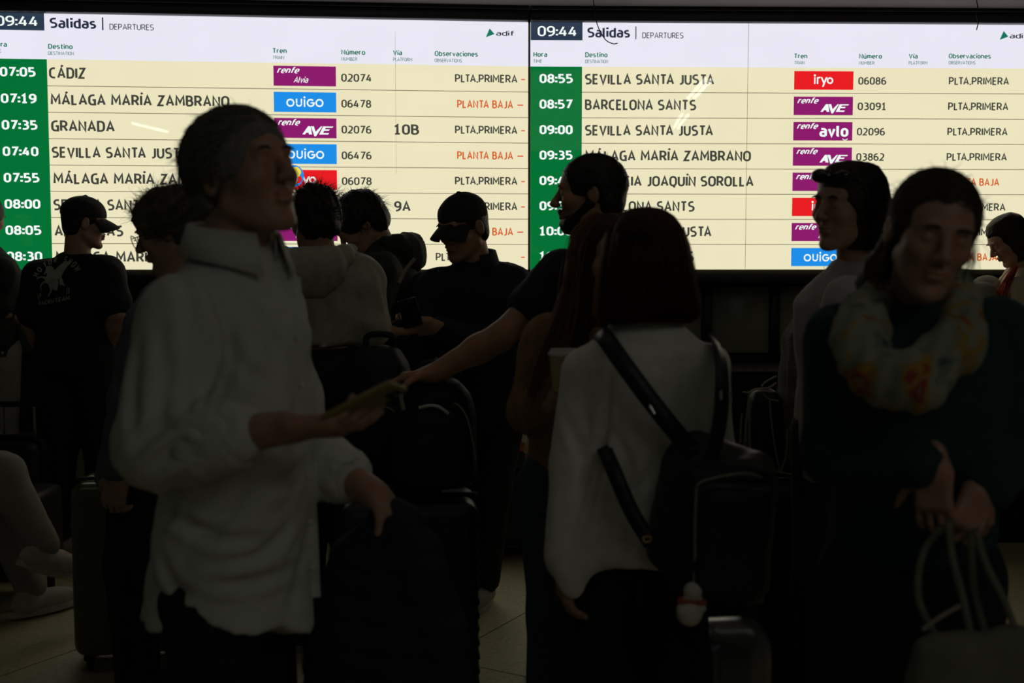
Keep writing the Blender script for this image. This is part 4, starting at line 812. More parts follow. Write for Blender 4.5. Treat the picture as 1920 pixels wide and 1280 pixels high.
wisps('loose_strands', [[P(1822, 430, 2.06), P(1822, 480, 2.05), P(1812, 520, 2.05)], [P(1672, 440, 2.1), P(1655, 490, 2.1), P(1650, 545, 2.12)], [P(1668, 450, 2.12), P(1640, 500, 2.14), P(1632, 560, 2.14)]], M['blond_strand'], C_['body'], .0008, 22, .008)
solid('ponytail', [cap(P(1672, 450, 2.2), P(1650, 500, 2.2), .022, .025, .02), cap(P(1650, 500, 2.2), P(1640, 570, 2.2), .025, .014, .02)], .006, M['blond_hair'], C_['body'], None, noise=folds(.002, 50, 3, (1, 1, .1)))
# scarf: two hanging loops around the neck and a knot, one thing
def scarfmat():
    m = bpy.data.materials.new('scarf_print'); m.use_nodes = True; nt = m.node_tree; b = nt.nodes['Principled BSDF']; b.inputs['Roughness'].default_value = .9
    tc = nt.nodes.new('ShaderNodeTexCoord'); v = nt.nodes.new('ShaderNodeTexNoise'); v.inputs['Scale'].default_value = 9; v.inputs['Detail'].default_value = 3; v.inputs['Distortion'].default_value = 1.5
    nt.links.new(tc.outputs['Object'], v.inputs['Vector']); r = nt.nodes.new('ShaderNodeValToRGB'); r.color_ramp.interpolation = 'CONSTANT'; el_ = r.color_ramp.elements
    el_[0].color = (.05, .09, .07, 1); el_[1].position = .42; el_[1].color = (.26, .27, .20, 1)
    for p, c in ((.36, (.17, .19, .14, 1)), (.56, (.34, .21, .04, 1)), (.63, (.30, .05, .03, 1)), (.68, (.22, .22, .17, 1))): e = el_.new(p); e.color = c
    nt.links.new(v.outputs['Fac'], r.inputs[0]); nt.links.new(r.outputs[0], b.inputs['Base Color']); M['scarf'] = m
scarfmat()
pp = lambda u, v, dy=0: arr(P(u, v, 2.0+dy))
def chain(pts, rads, k=.03, flat=None): return [cap(pts[i], pts[i+1], rads[i], rads[i+1], k, flat=flat) for i in range(len(pts)-1)]
o = chain([pp(1795, 545, .22), pp(1720, 540, .32), pp(1650, 545, .22), pp(1618, 600, .08), pp(1612, 665, .0), pp(1648, 698, -.04), pp(1690, 705, -.05)], [.036, .036, .036, .04, .04, .036, .03], .03)
o += chain([pp(1795, 545, .22), pp(1800, 600, .08), pp(1785, 660, 0), pp(1745, 695, -.04), pp(1700, 705, -.05)], [.036, .04, .04, .034, .03], .03)
o += [ell(pp(1700, 700, -.07), (.04, .036, .042), None, .02)]+chain([pp(1705, 700, -.07), pp(1722, 735, -.08)], [.026, .036], .02)+chain([pp(1690, 705, -.05), pp(1662, 732, -.05)], [.026, .03], .02)
sc = solid('scarf', o, .0085, M['scarf'], C_['body'], None, noise=folds(.008, 26, 12, (1, .6, .8), .8))

# --- young woman with long hair and a paper cup, facing the camera behind the grey cardigan
Y = 3.15
D_ = person('young woman with long chestnut hair and brown sweater, smiling behind the bob', Y, 205, (1143, 489, 192, -6, -3), (1110, 600, .04), ((1030, 640, 0), (1190, 640, .1)), ((998, 770, -.02), (1200, 780, .1)), ((1046, 742, -.2), (1150, 800, -.1)),
    pelvis=(1090, 900, .08), fem=1, hs=1.05, feet=[(.14, 3.2), (.38, 3.25)], hands=(dict(d=(.55, -.1, .6), n=(.75, .3, -.4), side=1, curl=(.75, .75, .8, .8), tc=.4), None),
    top=dict(mat='brown_knit', name='sweater', res=.01, w=1.0, d=1.05, hem=-.03, sl=(.066, .062, .062, .05), cut=(1, .8), amp=.005, fr=12, seed=15, shr=.06),
    pants=dict(r=(.115, .10, .10), mat='jeans', name='jeans'))
secs = [(.135, 0, -.01, .012, .012), (.128, 0, -.012, .045, .05), (.105, 0, -.014, .07, .08), (.06, 0, -.016, .088, .104), (.0, 0, -.02, .096, .11), (-.08, 0, -.02, .105, .108), (-.16, 0, -.01, .125, .11), (-.25, 0, 0, .15, .125), (-.34, 0, .02, .155, .13), (-.42, .0, .03, .13, .11), (-.46, 0, .03, .08, .07)]
HRd = rot(190); fc = ell(D_['hc']+D_['HR'] @ V3(0, .135, -.03), (.08, .115, .14), D_['HR'], .02, 's'); fc2 = rbox(D_['hc']+HRd @ V3(0, .15, -.33), (.075, .12, .25), HRd, .03, .03, 's')
o = solid('hair', [loft(D_['hc'], HRd, secs[::-1], .02, n=2.0, rnd=.015), fc, fc2], .0085, M['chestnut_hair'], D_['body'], None, noise=folds(.004, 34, 7, (1, 1, .1)))
strands('hair_strands', D_['hc'], HRd, 1.05, M['chestnut_strand'], D_['body'], secs, 1100, .0009, 5, .009, (0.02, 1.03), (145, 395), .98, ends=.06)
wisps('loose_strands', [[P(1120, 400, 3.07), P(1082, 460, 3.04), P(1070, 520, 2.98), P(1045, 600, 2.96), P(1015, 680, 2.96), P(1000, 740, 2.99)], [P(1110, 404, 3.07), P(1080, 440, 3.04), P(1072, 500, 3.00), P(1062, 600, 2.96), P(1035, 680, 2.96)]], M['auburn_rim_glow'], D_['body'], .001, 70, .012, 5)
e = empty('paper_cup', P(1058, 700, 2.93), 'tan paper coffee cup with white lid in the hand behind the cardigan sleeve', 'cup'); bpy.context.view_layer.update()
def lathe(name, c, prof, m, parent, ax=None, n=24):
    V = []; F_ = []
    for r_, z in prof:
        for i in range(n): V.append((c[0]+r_*math.cos(2*math.pi*i/n), c[1]+r_*math.sin(2*math.pi*i/n), c[2]+z))
    k = len(prof)
    for j in range(k-1):
        for i in range(n): F_.append((j*n+i, j*n+(i+1) % n, (j+1)*n+(i+1) % n, (j+1)*n+i))
    F_ += [tuple(range(n))[::-1], tuple(range((k-1)*n, k*n))]; return link(name, pymesh(V, F_), m, parent, False)
c0 = P(1056, 708, 2.93); lathe('cup_body', c0, [(.028, -.035), (.038, .06)], M['cup_card'], e); lathe('lid', c0, [(.041, .06), (.041, .068), (.036, .07), (.035, .078), (.02, .079)], M['cup_lid'], e)

# --- bearded man in profile reaching for a suitcase
Y = 3.65
F_ = person('bearded man in a navy T-shirt, profile to the left, arm reaching to a suitcase', Y, 78, (1104, 366, 88, -3, 0), (1122, 462, 0), ((1110, 515, .17), (1052, 520, -.17)), ((1140, 650, .2), (938, 632, -.26)), ((1130, 760, .1), (812, 700, -.3)),
    pelvis=(1105, 760, .05), feet=[(.24, 3.8), (.36, 3.62)], hs=1.06, skin='skin_tan', neckr=.06, arms=1.12, nose=1.25, hands=(None, dict(d=(-1, 0, -.12), n=(0, -.1, -1), side=1, curl=(.5, .5, .5, .5), tc=.3, s=.95)),
    top=dict(mat='navy_cloth', name='t_shirt', w=1.04, d=1.05, sl=(.078, .07, .05, .04), cut=(.46, 0), hem=-.12, amp=.004, shr=.074), pants=dict(r=(.11, .085, .07), mat='black_cloth'))
R_ = F_['HR']; T = lambda p: F_['hc']+R_ @ (np.array(p)*1.06); comb('hair_strands', F_['hc'], R_, 1.06, M['black_hair'], F_['body'], 900, .03, .011, (0, -1, -.3), .2, line=(.025, .08), rad=.001, seed=43)
solid('hair', hair_cap(F_['hc'], R_, 1.06, .010, -.03, .085), .006, M['black_hair'], F_['body'], None, noise=folds(.0012, 60, 4)); tufts('hair_strands', F_['hc'], R_, 1.06, M['black_hair'], F_['body'], 500, .010, 0, th=.010, seed=3, rad=.0012, fall=.1)
solid('beard', [ell(T((0, .045, -.085)), np.array((.052, .05, .037))*1.06, R_, .02), cap(T((.06, .0, -.03)), T((.03, .06, -.085)), .018, .02), cap(T((-.06, .0, -.03)), T((-.03, .06, -.085)), .018, .02), cap(T((-.022, .092, -.045)), T((.022, .092, -.045)), .0075, .0075, .01), ell(T((0, .095, -.058)), np.array((.018, .012, .009))*1.06, R_, .004, 's')], .0055, M['black_hair'], F_['body'], None, noise=folds(.0012, 80, 5))

# --- curly-haired man with glasses behind the first man
Y = 3.55
E_ = person('curly grey-haired man with glasses looking down, behind the white shirt', Y, 95, (318, 437, 92, -18, 0), (328, 540, .02), ((322, 600, .19), (282, 610, -.19)), ((330, 740, .2), (242, 750, -.2)), ((300, 850, .1), (222, 885, -.2)),
    pelvis=(285, 800, .06), feet=[(-1.08, 3.66), (-1.2, 3.48)], hs=1.0, hands=(None, dict(d=(-.2, 0, -1), n=(.3, 0.9, 0), side=-1, curl=(.9, .9, .9, .9), tc=.5)), nose=1.2,
    top=dict(mat='slate_coat', name='coat', w=1.0, d=1.1, hem=-.2, sl=(.07, .062, .06, .05), cut=(1, .93), amp=.006, shr=.066), pants=dict(r=(.11, .085, .07), mat='black_cloth'))
solid('hair', hair_cap(E_['hc'], E_['HR'], 1.0, .024, -.02, .07, .006), .0065, M['grey_hair'], E_['body'], None, noise=folds(.004, 55, 6, (1, 1, 1), .2))
tufts('hair_curls', E_['hc'], E_['HR'], 1.0, M['grey_hair'], E_['body'], 3200, .030, .009, th=.022, seed=7, fall=.15, rad=.0011, steps=10)
def glasses(D, s, m, parent, name='glasses', up=0, back=0):
    T = lambda p: tuple(D['hc']+D['HR'] @ (np.array(p)*s)); L = []
    for q in (-1, 1):
        L.append(spline([T((q*(.034+.026*math.cos(a)), .108+back-.003*abs(math.cos(a)), .004+up+.02*math.sin(a))) for a in np.linspace(0, 2*math.pi, 13)], 40))
        L.append(spline([T((q*.06, .104+back, .012+up)), T((q*.075, .05+back, .012+up)), T((q*.082, -.005+back, .01+up)), T((q*.08, -.02+back, -.005+up))], 40))
    L.append(spline([T((-.009, .11+back, .01+up)), T((0, .114+back, .013+up)), T((.009, .11+back, .01+up))], 40)); g = link(name, tube_mesh(L, .0016, 6), m, parent, True); return g
glasses(E_, 1.0, M['rubber'], E_['body'])

# --- woman with sunglasses on her head
Y = 3.1
G_ = person('woman with sunglasses on her dark shoulder-length hair, looking left', Y, 150, (1588, 390, 122, -2, -4), (1606, 500, .06), ((1588, 562, -.1), (1668, 560, .15)), ((1545, 700, -.1), (1690, 720, .2)), ((1560, 830, -.1), (1690, 800, .0)),
    pelvis=(1600, 800, .1), fem=1, feet=[(.9, 3.2), (1.05, 3.3)], top=dict(mat='pale_tee', name='top', w=1.0, sl=(.058, .056, .06, .05), cut=(.9, 0), amp=.004, shr=.05), pants=dict(mat='dark_cloth'))
secs = [(.13, 0, -.012, .03, .03), (.118, 0, -.014, .062, .07), (.08, 0, -.018, .083, .1), (.02, 0, -.025, .092, .105), (-.05, 0, -.04, .086, .084), (-.09, 0, -.042, .078, .07), (-.115, 0, -.042, .06, .05)]
fc = ell(G_['hc']+G_['HR'] @ V3(0, .14, -.045), (.08, .092, .11), G_['HR'], .02, 's')
hair_solid(G_['hc'], G_['HR'], secs, M['dark_hair'], G_['body'], .007, fc, .002, 50)
strands('hair_strands', G_['hc'], G_['HR'], 1, M['dark_hair'], G_['body'], secs, 500, .0009, 8, .004, (.05, 1.03), (150, 390), .98)
T = lambda p: G_['hc']+G_['HR'] @ np.array(p)
sg = solid('sunglasses', [ell(T((q*.036, .072, .088)), (.03, .02, .02), G_['HR'], .006) for q in (-1, 1)]+[cap(T((-.02, .082, .09)), T((.02, .082, .09)), .004, .004)]+[cap(T((q*.064, .065, .088)), T((q*.09, -.01, .05)), .003, .003, .004) for q in (-1, 1)], .004, M['phone_black'], G_['body'], None)

# --- man in the winged-horse T-shirt and cap
Y = 5.65
H_ = person('man in a cap and black racing-print T-shirt seen from behind', Y, -8, (160, 420, -62, -6, 0), (145, 485, 0), ((200, 512, -.04), (78, 520, .0)), ((220, 588, -.08), (58, 610, .05)), ((206, 650, .05), (95, 680, .15)),
    pelvis=(140, 640, .02), feet=[(-2.08, 5.65), (-2.36, 5.6)], hs=1.02, neckr=.06, arms=1.15, top=dict(mat='black_cloth', name='t_shirt', w=1.14, d=1.1, hem=-.16, sl=(.086, .082, .05, .04), cut=(.72, 0), shr=.08, amp=.004, fr=14), pants=dict(r=(.12, .1, .09), mat='black_cloth'))
baseball_cap(H_, H_['body'], M['dark_cloth']); solid('hair', hair_cap(H_['hc'], H_['HR'], 1.02, .004, -.03, .085), .007, M['black_hair'], H_['body'], None)
mk('shirt_print', (.40, .41, .33), rough=.9, vary=.1)
_bv = BVHTree.FromPolygons([v.co[:] for v in H_['top'].data.vertices], [p.vertices[:] for p in H_['top'].data.polygons])
def printed(name, polys, parent):
    "flat print laid on the back of the T-shirt; polys in photo pixels"
    V = []; F2 = []
    for pg in polys:
        b = len(V); V += [(u, v, 0) for u, v in pg]; F2.append(tuple(range(b, b+len(pg))))
    me = pymesh(V, F2); bm = bmesh.new(); bm.from_mesh(me); bmesh.ops.triangulate(bm, faces=bm.faces[:]); 
    for _ in range(2): bmesh.ops.subdivide_edges(bm, edges=[e for e in bm.edges if e.calc_length() > 5], cuts=1)
    bmesh.ops.triangulate(bm, faces=bm.faces[:]); last = 5.5
    for v in bm.verts:
        a = P(v.co.x, v.co.y, 5.0); h = None; q = Vector((P(v.co.x, v.co.y, Y-.12).x, 4.8, P(v.co.x, v.co.y, Y-.12).z)); h = _bv.ray_cast(q, Vector((0, 1, 0)))[0]
        v.co = Vector((q.x, h.y-.004, q.z)) if h is not None and h.y < Y else Vector((q.x, Y-.12, q.z))
    bm.to_mesh(me); bm.free(); return link(name, me, M['shirt_print'], parent)
zz = lambda L, ox=30, oy=440, s=7.109: [(ox+a/s, oy+b/s) for a, b in L]
horse = [[(365,425),(400,412),(440,415),(475,440),(490,480),(500,540),(520,560),(560,600),(575,640),(560,700),(555,745),(520,740),(490,720),(470,760),(440,800),(420,830),(412,820),(430,780),(450,745),(430,690),(410,650),(360,640),(320,680),(315,720),(320,750),(305,735),(302,680),(340,630),(380,610),(370,590),(330,570),(290,580),(262,600),(258,585),(285,560),(330,550),(385,560),(400,530),(385,505),(365,540),(358,520),(375,470)],
         [(490,480),(520,440),(560,400),(600,370),(640,350),(690,360),(720,340),(700,390),(665,420),(640,470),(620,510),(605,560),(580,590),(540,600),(505,560)], [(580,600),(605,560),(625,590),(640,640),(670,680),(640,680),(620,665),(600,680),(585,640)]]
printed('horse_emblem', [zz(p) for p in horse], H_['top'])
def arc_text(s, cx, cy, r, a0, a1, h):
    out = []; n = len(s)
    for i, ch in enumerate(s):
        if ch == ' ': continue
        a = math.radians(a0+(a1-a0)*(i+.5)/n); me = text_mesh(ch, .03); w = max(v.co.x for v in me.vertices)-min(v.co.x for v in me.vertices)
        for p in me.polygons:
            pg = []
            for k in p.vertices: x, y = me.vertices[k].co.x-w/2, me.vertices[k].co.y; X = x*h*.72; Rr = r+y*h; pg.append((cx+Rr*math.sin(a)+X*math.cos(a), cy-Rr*math.cos(a)+X*math.sin(a)))
            out.append(pg)
    return out
printed('shirt_lettering', arc_text('MOTOR SHOW', 108, 530, 39, -76, 62, 12), H_['top'])
def lin_text(s, u0, v0, u1, v1, h, bold=.02):
    me = text_mesh(s, bold); xs = [v.co.x for v in me.vertices]; a, b = min(xs), max(xs)
    return [[(u0+(u1-u0)*(me.vertices[k].co.x-a)/(b-a), v0+(v1-v0)*(me.vertices[k].co.x-a)/(b-a)-me.vertices[k].co.y*h) for k in p.vertices] for p in me.polygons]
printed('shirt_lettering', lin_text('RACIN/TEAM', 66, 574, 133, 562, 8.5), H_['top']); printed('shirt_lettering', lin_text('Nº', 65, 564, 74, 562, 13), H_['top']); printed('shirt_lettering', lin_text('10', 126, 551, 133, 550, 12), H_['top'])

# --- person cut by the left edge
Y = 5.8
I_ = person('person in a black jacket and pale grey trousers at the left edge', Y, 30, (-30, 410, -20, -10, 0), (-28, 470, 0), ((-2, 510, -.04), (-80, 510, .05)), ((-14, 576, -.06), (-90, 600, .1)), ((38, 602, .08), (-60, 650, .1)),
    pelvis=(-34, 650, .02), feet=[(-2.72, 5.8), (-2.95, 5.8)], hs=1.05, hands=(dict(d=(.9, .6, .1), n=(0, .3, -1), side=-1, curl=(1, 1, 1, 1), s=.9), None), top=dict(mat='dark_cloth', name='jacket', w=1.05, sl=(.09, .08, .05, .045), cut=(.85, 0), hem=-.05, shr=.08), pants=dict(r=(.11, .09, .08), mat='grey_trousers'))
solid('hair', hair_cap(I_['hc'], I_['HR'], 1.0, .02, -.03, .075), .008, M['dark_hair'], I_['body'], None)

# --- seated person, lower left
Y = 4.6
sb = box('stool', (-2.5, 4.55, .12), (-2.02, 4.95, .47), M['frame_black'], None, .03); tag(sb, 'low black stool under the seated person at the left edge', 'stool')
for dx in (-2.45, -2.07):
    for dy in (4.6, 4.9): tube('leg', [(dx, dy, 0), (dx, dy, .13)], .018, M['frame_black'], sb, 8, 3)
ka = P(2, 888, 4.35); aa = P(84, 1030, 4.3); kb = P(-25, 900, 4.55); ab = (-1.98, 4.5, .10)
N_ = person('seated person with crossed legs in light trousers and pale trainers, cut by the left edge', Y, -40, (-110, 560, -60, -20, 0), (-120, 640, 0), ((-80, 690, -.15), (-150, 690, .1)), ((-60, 800, -.2), (-170, 800, .1)), ((-30, 850, -.2), (-90, 850, -.1)),
    pelvis=(-2.26, 4.75, .56) if False else (-133, 896, .12), feet=[(aa.x, 4.3, aa.z), ab], knees=[tuple(ka), tuple(kb)], top=dict(mat='green_black', name='jacket', hem=-.05), pants=dict(r=(.10, .085, .062), mat='light_trousers'), shoe='shoe_light')
solid('hair', hair_cap(N_['hc'], N_['HR'], 1.0, .012, -.03, .075), .009, M['dark_hair'], N_['body'], None)

# --- grey hooded jacket from behind
Y = 4.1
J_ = person('person in a grey hooded jacket with tousled dark hair, seen from behind', Y, -5, (588, 415, 30, -8, 0), (598, 480, .0), ((672, 528, .0), (520, 530, 0)), ((692, 610, -.02), (505, 640, 0)), ((640, 660, .15), (540, 680, .15)),
    pelvis=(610, 690, .02), feet=[(-.6, 4.15), (-.8, 4.15)], top=dict(mat='grey_jacket', name='jacket', w=1.12, d=1.12, hem=.1, sl=(.09, .08, .07, .05), cut=(1, .5), amp=.006, shr=.085, flare=1.05), pants=dict(r=(.12, .09, .08), mat='dark_cloth'))
hood(J_, M['grey_jacket'], J_['body'], .12, .045)
solid('hair', hair_cap(J_['hc'], J_['HR'], 1.0, .016, -.03, .075), .007, M['dark_hair'], J_['body'], None, noise=folds(.005, 40, 8)); tufts('hair_strands', J_['hc'], J_['HR'], 1.0, M['dark_hair'], J_['body'], 900, .032, .006, th=.016, seed=8, fall=.3, sweep=(0, -.3, .2), rad=.0012)
wisps('loose_strands', [[P(600, 385, 4.15), P(612, 410, 4.1), P(612, 445, 4.1)], [P(598, 380, 4.15), P(606, 400, 4.1), P(607, 440, 4.1)], [P(575, 360, 4.1), P(585, 347, 4.1), P(590, 344, 4.1)]], M['dark_hair'], J_['body'], .001, 14, .008, 6)

# --- young man with his head bowed
Y = 4.95
K_ = person('young man in a dark hooded jacket and backpack, head bowed over the luggage', Y, 92, (677, 423, 100, -42, 0), (716, 462, .02), ((742, 505, .18), (712, 510, -.18)), ((740, 590, .2), (700, 600, -.22)), ((690, 640, .1), (668, 650, -.15)),
    pelvis=(770, 700, .06), feet=[(-.45, 5.05), (-.33, 4.9)], hs=1.12, top=dict(mat='green_black', name='jacket', w=1.0, d=1.15, sl=(.08, .07, .062, .05), cut=(1, .95), shr=.078, amp=.005), pants=dict(mat='dark_cloth'))
hood(K_, M['green_black'], K_['body'], .10, .045)
solid('hair', hair_cap(K_['hc'], K_['HR'], 1.12, .018, -.03, .06), .0065, M['black_hair'], K_['body'], None, noise=folds(.003, 40, 8)); tufts('hair_strands', K_['hc'], K_['HR'], 1.12, M['black_hair'], K_['body'], 1000, .03, .002, th=.018, seed=10, fall=.5, sweep=(0, .5, -.2), rad=.0012)

# --- man in a cap looking at his phone
Y = 4.62
L_ = person('man in a black cap and navy polo looking down at his phone', Y, 165, (868, 428, 138, -14, 0), (892, 500, .04), ((815, 545, -.02), (960, 535, .06)), ((800, 640, -.06), (965, 660, .05)), ((742, 622, -.3), (812, 612, -.28)),
    pelvis=(905, 735, .08), feet=[(-.30, 4.62), (-.125, 4.66)], hs=1.1, neckr=.062, skin='skin_tan', hands=(dict(d=(-.9, -.1, -.05), n=(0, -.1, -1), side=-1, curl=(.9, .9, .9, .9), tc=.4, s=1.1), dict(d=(-.85, -.15, .1), n=(.1, .8, .6), side=1, curl=(.7, .7, .8, .8), tc=.5)),
    top=dict(mat='navy_cloth', name='polo_shirt', w=1.16, d=1.15, hem=-.16, sl=(.08, .07, .066, .052), cut=(1, .9), shr=.08, amp=.005), pants=dict(r=(.115, .085, .07), mat='dark_cloth'), shoe='shoe_light')
baseball_cap(L_, L_['body'], M['dark_cloth'], 1.12); solid('hair', hair_cap(L_['hc'], L_['HR'], 1.1, .004, -.03, .085), .007, M['black_hair'], L_['body'], None)
collar('collar', L_['nb']+V3(0, 0, .01), L_['TR'], .082, .06, M['navy_cloth'], L_['body'], gap=30, out=.03)
phone('black phone held by the man in the black cap', P(776, 612, 4.30), P(762, 560, 4.28), (-.2, .6, .5), M['phone_black'])

# --- woman sitting on the ledge at the right edge, head bowed
Y = 5.62
Mq = person('woman in a cream top sitting on the ledge at the right edge, head bowed', Y, 80, (1891, 450, 88, -34, 0), (1915, 505, .02), ((1918, 545, .17), (1905, 548, -.17)), ((1930, 620, .2), (1912, 630, -.2)), ((1880, 640, .1), (1868, 640, -.1)), pelvis=(1930, 646, .12), fem=1,
    knees=[tuple(P(1850, 545, 5.75)), tuple(P(1842, 560, 5.5))], feet=[(2.18, 5.9, 1.0), (2.14, 5.8, 1.0)], hs=1.0, top=dict(mat='cream_cloth', name='top', sl=(.07, .066, .06, .05), cut=(1, .9), amp=.006, hem=-.06), pants=dict(r=(.09, .075, .055), mat='light_trousers'), shoe='shoe_light', skin='skin')
secs = [(.128, 0, -.012, .03, .03), (.115, 0, -.014, .06, .068), (.08, 0, -.018, .08, .095), (.02, 0, -.025, .088, .1), (-.05, 0, -.035, .085, .09), (-.12, 0, -.035, .07, .07)]
fc = ell(Mq['hc']+Mq['HR'] @ V3(0, .14, -.045), (.09, .092, .1), Mq['HR'], .02, 's'); hair_solid(Mq['hc'], Mq['HR'], secs, M['dark_hair'], Mq['body'], .008, fc, .002, 50)
wisps('red_lengths', [[P(1905, 500, 5.44), P(1893, 520, 5.42), P(1883, 545, 5.42), P(1879, 565, 5.42)]], M['red_strand'], Mq['body'], .0018, 60, .014, 4)

# ------------------------------------------------------------------ luggage and bags
def suitcase(label, x, y, w, d, h, yaw, m, frame='rubber', ext=.0, ribs=0, rr_=.05, group=None):
    "hard-shell trolley case standing on its wheels; h is the height without the extended handle"
    e = empty('suitcase', (x, y, 0), label, 'suitcase', group); R = Matrix.Translation((x, y, 0)) @ Matrix.Rotation(math.radians(yaw), 4, 'Z'); R3 = np.array(R.to_3x3()); T = lambda p: np.array(R @ Vector(p))
    z0 = .055; zc = (z0+h)/2; hh = (h-z0)/2
    for s, nm in ((-1, 'shell_front'), (1, 'shell_back')):
        o = [rbox(T((0, s*d*.27, zc)), (w/2, d*.26, hh), R3, rr_, .01)]
        if ribs:
            for i in range(ribs): o.append(cap(T((-w/2+w*(i+.5)/ribs, s*(d*.53), z0+.09)), T((-w/2+w*(i+.5)/ribs, s*(d*.53), h-.09)), .007, .007, .008))
            for i in range(ribs*2):
                zz_ = z0+.1+(h-z0-.2)*i/(ribs*2-1)
                for q in (-1, 1): o.append(cap(T((q*w*.5, s*d*.12, zz_)), T((q*w*.5, s*d*.45, zz_)), .005, .005, .006))
        solid(nm, o, .009, m, e, None)
    solid('zip_band', [rbox(T((0, 0, zc)), (w/2+.004, .014, hh+.004), R3, .012)], .008, M[frame], e, None)
    box('top_handle', (-.09, -.014, h+.006), (.09, .014, h+.028), M[frame], e, .008, R, 3)
    for q in (-1, 1):
        box('handle_mount', (q*.085-.012, -.016, h-.012), (q*.085+.012, .016, h+.02), M[frame], e, .004, R)
        for r_ in (-1, 1):
            px, py = q*(w/2-.05), r_*(d/2-.05); fk = box('wheel_housing', (px-.02, py-.022, .038), (px+.02, py+.022, z0+.03), M[frame], e, .006, R)
            bm = bmesh.new(); bmesh.ops.create_cone(bm, cap_ends=True, segments=18, radius1=.025, radius2=.025, depth=.018, matrix=R @ Matrix.Translation((px, py, .025)) @ Matrix.Rotation(math.pi/2, 4, 'Y')); me = bpy.data.meshes.new('wheel'); bm.to_mesh(me); bm.free(); link('wheel', me, M['rubber'], fk, True)
    if ext:
        for q in (-1, 1): tube('handle_pole', [T((q*.075, d*.3, h-.02)), T((q*.075, d*.3, h+ext))], .008, M['metal'], e, 8, 3)
        box('grip', (-.095, d*.3-.014, h+ext-.006), (.095, d*.3+.014, h+ext+.022), M[frame], e, .009, R, 3)
    return e
def backpack(label, c, w, d, h, yaw, m='bag_nylon', pipe='piping', handle=True, name='backpack', seed=3, taper=.82, pocket=True, lean=0, pos=None, strap_=False):
    "c is the middle of the base"
    c = arr(c); R3 = rot(yaw, lean); e = empty(name, c, label, 'bag'); T = lambda p: c+R3 @ np.array(p, float)
    o = [loft(c, R3, [(.0, 0, 0, w*.46, d*.46), (h*.06, 0, 0, w*.5, d*.5), (h*.6, 0, 0, w*.5, d*.48), (h*.86, 0, 0, w*.5*taper, d*.42), (h*.97, 0, 0, w*.36*taper, d*.3), (h, 0, 0, w*.2, d*.16)], .03, n=3.2)]
    solid('bag_body', o, .009, M[m], e, None, noise=folds(.005, 17, seed))
    if pocket:
        pk_ = solid('front_pocket', [rbox(T((0, -d*.5, h*.33)), (w*.38, d*.12, h*.24), R3, .03, .01)], .009, M[m], e, None, noise=folds(.003, 20, seed+1))
        tube('zip', [T((-w*.34, -d*.62, h*.5)), T((-w*.2, -d*.64, h*.545)), T((w*.2, -d*.64, h*.545)), T((w*.34, -d*.62, h*.5))], .0028, M[pipe], pk_, 6)
    tube('zip', [T((-w*.47, -d*.12, h*.35)), T((-w*.46, -d*.1, h*.7)), T((-w*.3, -d*.1, h*.93)), T((0, -d*.1, h*1.0)), T((w*.3, -d*.1, h*.93)), T((w*.46, -d*.1, h*.7)), T((w*.47, -d*.12, h*.35))], .003, M[pipe], e, 6, 40)
    if handle: strap('top_handle', [T((-.05, d*.1, h*.98)), T((-.04, d*.1, h+.035)), T((.04, d*.1, h+.035)), T((.05, d*.1, h*.98))], .022, M[m], e, tuple(R3[:, 1]), .006)
    if strap_:
        for q in (-1, 1): strap('shoulder_strap', [T((q*w*.2, d*.45, h*.95)), T((q*w*.3, d*.5+.05, h*.8)), T((q*w*.36, d*.5+.06, h*.4)), T((q*w*.38, d*.45, h*.1))], .05, M[m], e, tuple(R3[:, 1]), .01)
    return e
q = P(250, 900, 4.0); suitcase('olive hard-shell suitcase with black frame beside the curly-haired man', q.x, 4.0, .40, .27, .68, 12, M['olive_shell'])
q = P(768, 900, 3.42); suitcase('navy ribbed suitcase under the bag held by the bearded man', q.x, 3.44, .42, .28, .73, 4, M['navy_shell'], ribs=6)
q = P(732, 900, 3.84); suitcase('dark suitcase behind the navy ribbed one, under the tall black backpack', q.x, 3.86, .36, .25, .70, -6, M['navy_shell'], ext=0)
bg = backpack('black travel bag with a pale curved stripe standing on the navy ribbed suitcase', P(815, 900, 3.42)+Vector((0, 0, .765-P(815, 900, 3.42).z)), .25, .22, .335, 5, handle=True, pocket=False)
strap('pale_stripe', [P(786, 764, 3.30), P(806, 760, 3.285), P(824, 763, 3.285), P(841, 775, 3.30)], .0085, M['cup_lid'], bg, (0, -1, .1), .003)
strap('buckle_strap', [P(752, 738, 3.30), P(753, 752, 3.30), P(757, 768, 3.30)], .013, M['piping'], bg, (0, -1, 0), .003)
tube('rim_zip', [P(838, 748, 3.34), P(862, 762, 3.33), P(876, 785, 3.33), P(885, 820, 3.33), P(892, 860, 3.33)], .003, M['piping'], bg, 6)
backpack('tall black backpack under the hand of the man in the black cap', P(712, 900, 3.85)+Vector((0, 0, .735-P(712, 900, 3.85).z)), .25, .22, .43, -5, handle=True, seed=9)
# dark jacket hanging from the white-haired man's left hand
pj = lambda u, v, dy=0: arr(P(u, v, 2.34+dy))
o = chain([pj(742, 985, 0), pj(745, 1060), pj(748, 1200), pj(745, 1330)], [.052, .08, .115, .13], .06, flat=((0, 1, 0), .6))+chain([pj(735, 985, .03), pj(680, 1060, .05), pj(650, 1180, .05), pj(645, 1300, .05)], [.03, .06, .08, .085], .06)+chain([pj(755, 990, -.02), pj(790, 1080, -.03), pj(832, 1190, -.03), pj(852, 1300, -.02)], [.022, .038, .045, .04], .03)
def quilt(x, y, z): return .007*(np.abs(np.sin((z+.12*x)*58))**.6*-1+.5)+folds(.004, 15, 4)(x, y, z)
jk = solid('jacket', o, .0085, M['navy_cloth'], None, tuple(pj(742, 985)), noise=quilt); tag(jk, 'dark navy quilted jacket hanging from the hand of the white-haired man', 'jacket')
